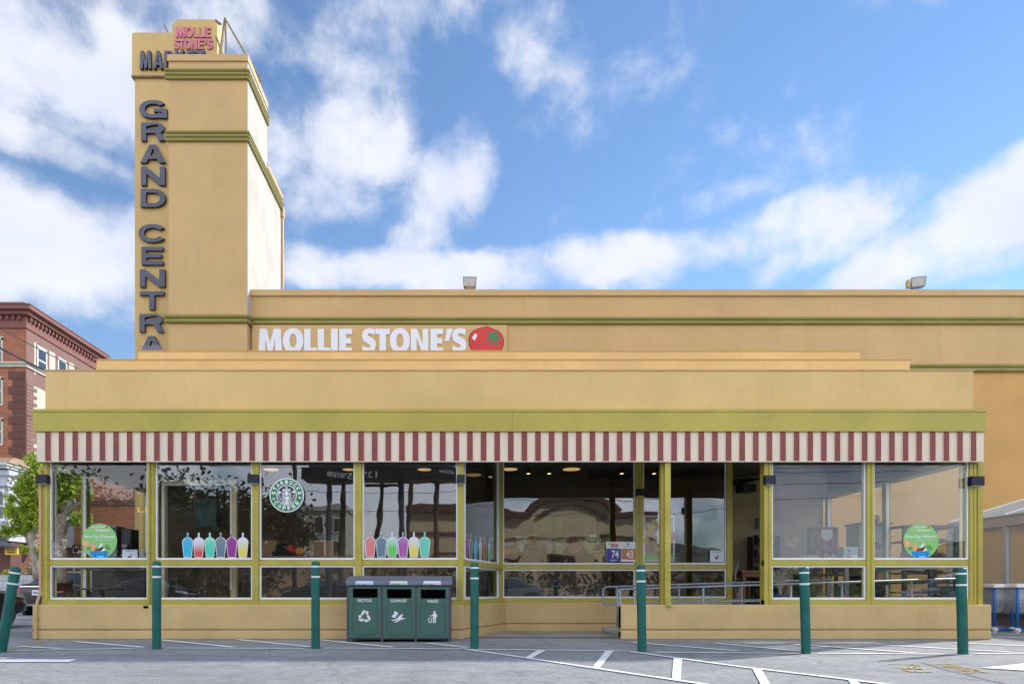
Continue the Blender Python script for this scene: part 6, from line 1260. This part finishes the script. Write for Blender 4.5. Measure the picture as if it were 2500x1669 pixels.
for i, (px, c_, lb) in enumerate(((2010,(.45,.38,.04),'yellow and purple flower pot on the floor, left of the rail post'),(2060,(.16,.04,.10),'purple pansy pot on the floor behind the low pane'),(2100,(.40,.33,.03),'yellow flower pot in the corner of the low pane'))):
    rr = random.Random(80+i); x = X(px,12.2); t = thing('flower_pot', (x, 12.2, .30), lb, 'flowers', 'flower pots on the porch floor'); part('pot', MB().lathe([(.08,0),(.12,.16),(.11,.17)], (x,12.2,.3), 16), M_card, t)
    m, f_ = MB(), MB(); leafy(260, .19, .022, (x,12.2,.56), .6, 9, 40+i, m); part('leaves', m, M_lv, t)
    for _ in range(16): f_.ell((x+rr.uniform(-.16,.16), 12.2+rr.uniform(-.14,.05), .58+rr.uniform(0,.12)), (.02,.015,.018), 6, 4)
    part('petals', f_, mat('pot_petal_%d' % i, c_, .6, var=.1), t)
for i, (px, Y, h_, lb) in enumerate(((1990,13.2,.5,'green arching plant under the dark bench, left'),(2050,13.2,.62,'green bush with white flowers under the metal box'),(2095,13.0,.6,'leafy green plant right of the metal box'))):
    leaves_plant('potted_plant', X(px,Y), Y-.05, .30, 70, h_, .26, M_lv if i else M_lv2, lb, seed=90+i, w=.011, pot=(.12,.15,M_ctr))
# bread rack
Yk = 12.9; xa, xb = X(2206,Yk), X(2342,Yk); t = thing('bread_rack', ((xa+xb)/2, Yk, .3), 'black wheeled rack with trays of packets behind the rightmost window', 'rack')
zt2 = Z(1281,Yk); part('frame', MB().box(xa, xa+.07, Yk, Yk+.06, .35, zt2).box(xb-.07, xb, Yk, Yk+.06, .35, zt2).box((xa+xb)/2-.03, (xa+xb)/2+.04, Yk+.001, Yk+.061, .35, Z(1375,Yk)).box(xa+.07, xb-.07, Yk, Yk+.06, zt2-.06, zt2).box(xa, xa+.06, Yk+.6, Yk+.66, .35, zt2).box(xb-.06, xb, Yk+.6, Yk+.66, .35, zt2).box(xa, xa+.05, Yk+.06, Yk+.6, zt2-.05, zt2).box(xb-.05, xb, Yk+.06, Yk+.6, zt2-.05, zt2), mat('black_rack_wood', (.03,.03,.035), .5, var=.1), t)
packs = [mat('pack_%d' % i, c, .6, var=.2, vs=15) for i, c in enumerate(((.30,.18,.10),(.50,.46,.40),(.05,.16,.12),(.22,.10,.06),(.45,.42,.46),(.16,.13,.09)))]
for k, py in enumerate((1318,1358,1396,1420,1444,1462)):
    z = Z(py,Yk); part('shelf', MB().box(xa+.071, xb-.071, Yk+.01, Yk+.6, z-.03, z), M_black, t)
    rr = random.Random(k); x = xa+.1
    while x < xb-.2:
        w = rr.uniform(.12,.24); hh = rr.uniform(.03,.07) if k != 1 else rr.uniform(.06,.10)
        if not (k == 0 and x < (xa+xb)/2): part('packet', MB().ell((x+w/2, Yk+.2, z+hh/2+.003), (w*.5,.15,hh*.55), 10, 6), packs[rr.randrange(6)], t)
        x += w+.015
for x in (xa+.04, xb-.04): part('wheel', MB().lathe([(0,-.015),(.045,-.015),(.045,.015),(0,.015)], (x,Yk+.03,.345), 12, axis='x'), M_tyre, t)
Yr = 13.4; t = thing('cabinet', (X(2148,Yr), Yr+.3, .3), 'tall grey-green cabinet with dark rounded things on top, behind the person in green', 'cabinet')
part('carcass', MB().box(X(2098,14.4), X(2171,14.4), 14.4, 14.9, .3, Z(1280,14.4)), mat('grey_green_panel', (.22,.25,.23), .6, var=.05), t); part('cornice', MB().box(X(2094,14.4), X(2176,14.4), 14.35, 14.92, Z(1280,14.4)+.001, Z(1275,14.4)), M_black, t)
solo('round_pot', MB().lathe([(.10,0),(.15,.08),(.13,.16),(.05,.19)], (X(2143,14.4),14.6,Z(1275,14.4)), 16), M_black, 'black round pot on top of the grey-green cabinet', 'pot')

# ------------------------------------------------------------------ the other side of the car park (seen mirrored in the panes)
def mirror_at(px, py, Yplane, Yobj): D = 2*Yplane-Yobj; return (px-CX)/F*D, EYE+(CY-py)/F*D
Yo = -25.0; D = 2*13.1-Yo; x0 = mirror_at(990,0,YF,Yo)[0]; x1 = 14.3; zs = mirror_at(0,1247,YR,Yo)[1]; za = mirror_at(0,1200,YR,Yo)[1]
xa_, xb_ = (1284-CX)/F*D, (1508-CX)/F*D; t = thing('arched_building', ((x0+x1)/2, Yo, 0), 'tan building with a curved brown parapet mirrored in the recessed window', 'building')
M_mis = mat('tan_plaster', (.74,.60,.38), .85, var=.08, vs=.6); M_misb = mat('brown_coping', (.16,.08,.06), .8)
cxm, rw_ = (xa_+xb_)/2, (xb_-xa_)/2
arch = [(cxm+rw_*math.cos(R(a_)), zs-.3+(za-zs)*math.sin(R(a_))) for a_ in range(0, 181, 12)]
m = MB(); vs_, fs_ = shape([[(x0,0),(x1,0),(x1,zs-.3)]+arch+[(x0,zs-.3)]], 6.0); m.add([(v[0], Yo-3-v[2], v[1]) for v in vs_], fs_); part('wall', m, M_mis, t)
m = MB(); out_ = [(x1,zs-.3)]+[(cxm+rw_*math.cos(R(a_)), zs-.3+(za-zs)*math.sin(R(a_))) for a_ in range(0, 181, 12)]+[(x0,zs-.3)]
vs_, fs_ = shape([stroke(out_, .55)], .8); m.add([(v[0], Yo+.1-v[2], v[1]) for v in vs_], fs_); part('coping', m, M_misb, t)
m = MB(); vs_, fs_ = shape([stroke([(cxm+rw_*.72*math.cos(R(a_)), zs-.9+(za-zs)*.9*math.sin(R(a_))) for a_ in range(10, 171, 10)], .25)], .3); m.add([(v[0], Yo+.1-v[2], v[1]) for v in vs_], fs_); part('moulding', m, M_misb, t)
for k in range(4): w_ = part('window', MB().box(x0+2+k*4.2, x0+4+k*4.2, Yo+.001, Yo+.08, 1.2, 3.4), M_misb, t); part('pane', MB().box(x0+2.15+k*4.2, x0+3.85+k*4.2, Yo+.081, Yo+.1, 1.35, 3.25), M_dglass, w_)
part('string_course', MB().box(x0, x1, Yo+.001, Yo+.15, 4.6, 4.8), M_misb, t)
xh0, zh = mirror_at(742,1235,YF,-45); xh1 = mirror_at(842,0,YF,-45)[0]; t = thing('cream_house', ((xh0+xh1)/2, -45, 0), 'cream three-storey house mirrored in the third window', 'building')
part('wall', MB().box(xh0-2, xh1, -53, -45, 0, zh), M_crm, t); part('cornice', MB().box(xh0-2.2, xh1+.2, -53.2, -44.6, zh-.4, zh+.1), M_crm, t)
for z in (2,4.8,7.2):
    for k in range(3): w_ = part('window', MB().box(xh0-1+k*1.9, xh0+.1+k*1.9, -44.999, -44.9, z-.8, z+.8), M_white, t); part('pane', MB().box(xh0-.9+k*1.9, xh0+k*1.9, -44.899, -44.88, z-.7, z+.7), M_dglass, w_)
xg, zg = mirror_at(0,1165,YF,-12); t = thing('billboard', (mirror_at(920,0,YF,-12)[0], -12, 0), 'dark underside of a billboard with white size numbers, mirrored in the third and fourth windows', 'billboard')
xb0 = mirror_at(735,0,YF,-12)[0]; xb1 = mirror_at(1118,0,YF,-12)[0]
part('catwalk', MB().box(xb0, xb1, -13.2, -12.0, zg-.12, zg+.1), M_char, t); part('panel', MB().box(xb0+.1, xb1-.1, -13.4, -13.2, zg+.4, zg+3.6), M_char, t); part('apron', MB().box(xb0, xb1, -12.0, -11.95, zg-.12, zg+.50), M_black, t)
for k in range(5): part('bracket', MB().box(xb0+.3+k*1.8, xb0+.4+k*1.8, -13.2, -12.05, zg+.1, zg+.4), M_char, t)
m = MB()
for wd, pa, pb, ya, yb in (('001098',800,840,1150,1162),("12'x25'",842,920,1150,1166),('#253244',1074,1109,1147,1158)):
    xa2 = mirror_at(pa,0,YF,-11.94)[0]; xb2 = mirror_at(pb,0,YF,-11.94)[0]; text(m, wd, xa2, xb2, mirror_at(0,yb,YF,-11.94)[1], mirror_at(0,ya,YF,-11.94)[1], -11.945, .01, flip=True, off=.01)
part('lettering', m, M_wht, t)
part('pole', MB().tube([((xb0+xb1)/2+1,-12.8,0),((xb0+xb1)/2+1,-12.8,zg+.4)], .14, 12).tube([(xb0+1.2,-12.8,0),(xb0+1.2,-12.8,zg+.4)], .14, 12), M_char, t)
M_pole = mat('wooden_pole', (.085,.065,.05), .9, var=.2)
for i, (px, Yp_, h_, lean, lb) in enumerate(((718,-16,10,.0,'tall straight pole beside the coffee emblem'),(830,-14,9.2,.03,'pole in the right part of the third window'),(905,-15,8.0,.10,'tilted pole at the left of the fourth window'),(985,-17,9.0,.06,'tilted pole in the middle of the fourth window'),(1066,-14,8.2,.0,'straight pole at the right of the fourth window'))):
    x = mirror_at(px,0,YF,Yp_)[0]; t = thing('utility_pole', (x,Yp_,0), 'mirrored wooden utility pole, '+lb, 'utility pole', 'utility poles across the car park')
    part('pole', MB().tube([(x,Yp_,-.1),(x+lean*h_,Yp_,h_)], [.17,.11], 12), M_pole, t)
    for z in (h_-.5, h_-1.5): part('crossarm', MB().box(x+lean*z-.95, x+lean*z+.95, Yp_-.06, Yp_+.06, z-.06, z+.06), M_pole, t)
    ins = MB(); [ins.lathe([(.03,.06),(.05,.1),(.03,.16)], (x+lean*(h_-.5)+k*.4, Yp_, h_-.5), 8) for k in (-2,-1,1,2)]; part('insulator', ins, M_grey, t)
for i, (za_, zb_) in enumerate(((8.6,7.6),(8.2,7.4),(6.6,6.9),(5.4,6.2))):
    m = MB(); m.tube([(-26+k*3.0, -15.2-.3*i, za_+(zb_-za_)*k/17-.5*math.sin(math.pi*k/17)) for k in range(18)], .016, 5); solo('overhead_cable', m, M_black, 'sagging wire mirrored in the shop windows, '+('topmost','second','third','lowest')[i]+' of four', 'cable', 'wires across the car park')
for i, (px0, r_, h_) in enumerate(((350,2.6,5.2),(470,3.4,5.6),(600,2.9,5.0),(60,4.2,6.4))):  # last tree added to darken the reflection in the first window
    x = mirror_at(px0,0,YF,-20)[0]; tree('evergreen_tree', (x,-20-i*1.5,0), 'dark evergreen tree mirrored in the '+('first window, right part','second window','third window','first window, left part')[i], [(0,0,0,.3),(0,0,2,.25),(.1,0,h_,.15)], [[(0,0,2.4,.14),(1,.2,h_,.05)],[(0,0,2.2,.14),(-1,.3,h_,.05)]],
        [((0,0,h_),r_,.8,.55),((r_*.5,.2,h_-1.2),r_*.6,.8,.25),((-r_*.5,.2,h_-1),r_*.6,.8,.2)], M_leafd, 10000, .18, 'evergreen trees across the car park')
sedan('parked_car', (mirror_at(2290,0,YF,-3.0)[0]+1.2, -3.2, 0), R(180), mat('silver_car_paint', (.42,.44,.47), .25, .5, var=0, coat=.8), 'silver car mirrored in the low pane of the rightmost window')

m = MB(); rh = random.Random(77)  # hedge added to cover the bright horizon mirrored in the low panes
for k in range(26):
    x_ = -58+k*3.8; leafy(420, 2.3, .2, (x_+rh.uniform(-.6,.6), -21.5+rh.uniform(-.5,.5), 1.35), .62, 12, 200+k, m, .1)
solo('hedge', m, mat('brown_green_hedge', (.32,.23,.12), .8, var=.5, vs=1.2), 'long brown-green hedge added to darken the low window panes', 'hedge', kind='stuff')
for i, (x_, p_, lb) in enumerate(((-16.0,M_cbk,'black car mirrored in the low pane of the second window'),(2.2,mat('grey_car_paint', (.2,.21,.23), .3, .4, var=0, coat=.6),'grey car mirrored in the low pane of the recessed window'),(-7.5,M_cbr,'dark brown car mirrored in the low pane of the third window'))):
    sedan('parked_car', (x_, -12.5-i, 0), R(180 if i else 10), p_, lb)

rh = random.Random(5); hv, hf = [], []; nx, ny = 60, 8
for j in range(ny+1):
    for i in range(nx+1):
        u, v = i/nx, j/ny; hv.append((8+u*110, -58-v*60, math.sin(math.pi*min(1, v*1.2)*.5)*1.2*(5.5+2.2*math.sin(u*9)+1.2*math.sin(u*23+1)+rh.uniform(-.3,.3))-.3*(v == 0)))
hf = [(j*(nx+1)+i, j*(nx+1)+i+1, (j+1)*(nx+1)+i+1, (j+1)*(nx+1)+i) for j in range(ny) for i in range(nx)]
solo('added_backing_wall', MB().box(-62, 3.0, -24.2, -23.8, 0, 3.1), mat('brown_plaster_wall', (.50,.36,.22), .9, var=.4, vs=.5), 'long low brown wall added behind the hedge to hide bright sky from the low panes', 'wall')  # wall added to close gaps where bright sky shows through the hedge
setting('hills', MB().add(hv, hf), mat('wooded_hill', (.11,.115,.09), .9, var=.6, vs=.25), smooth=True)
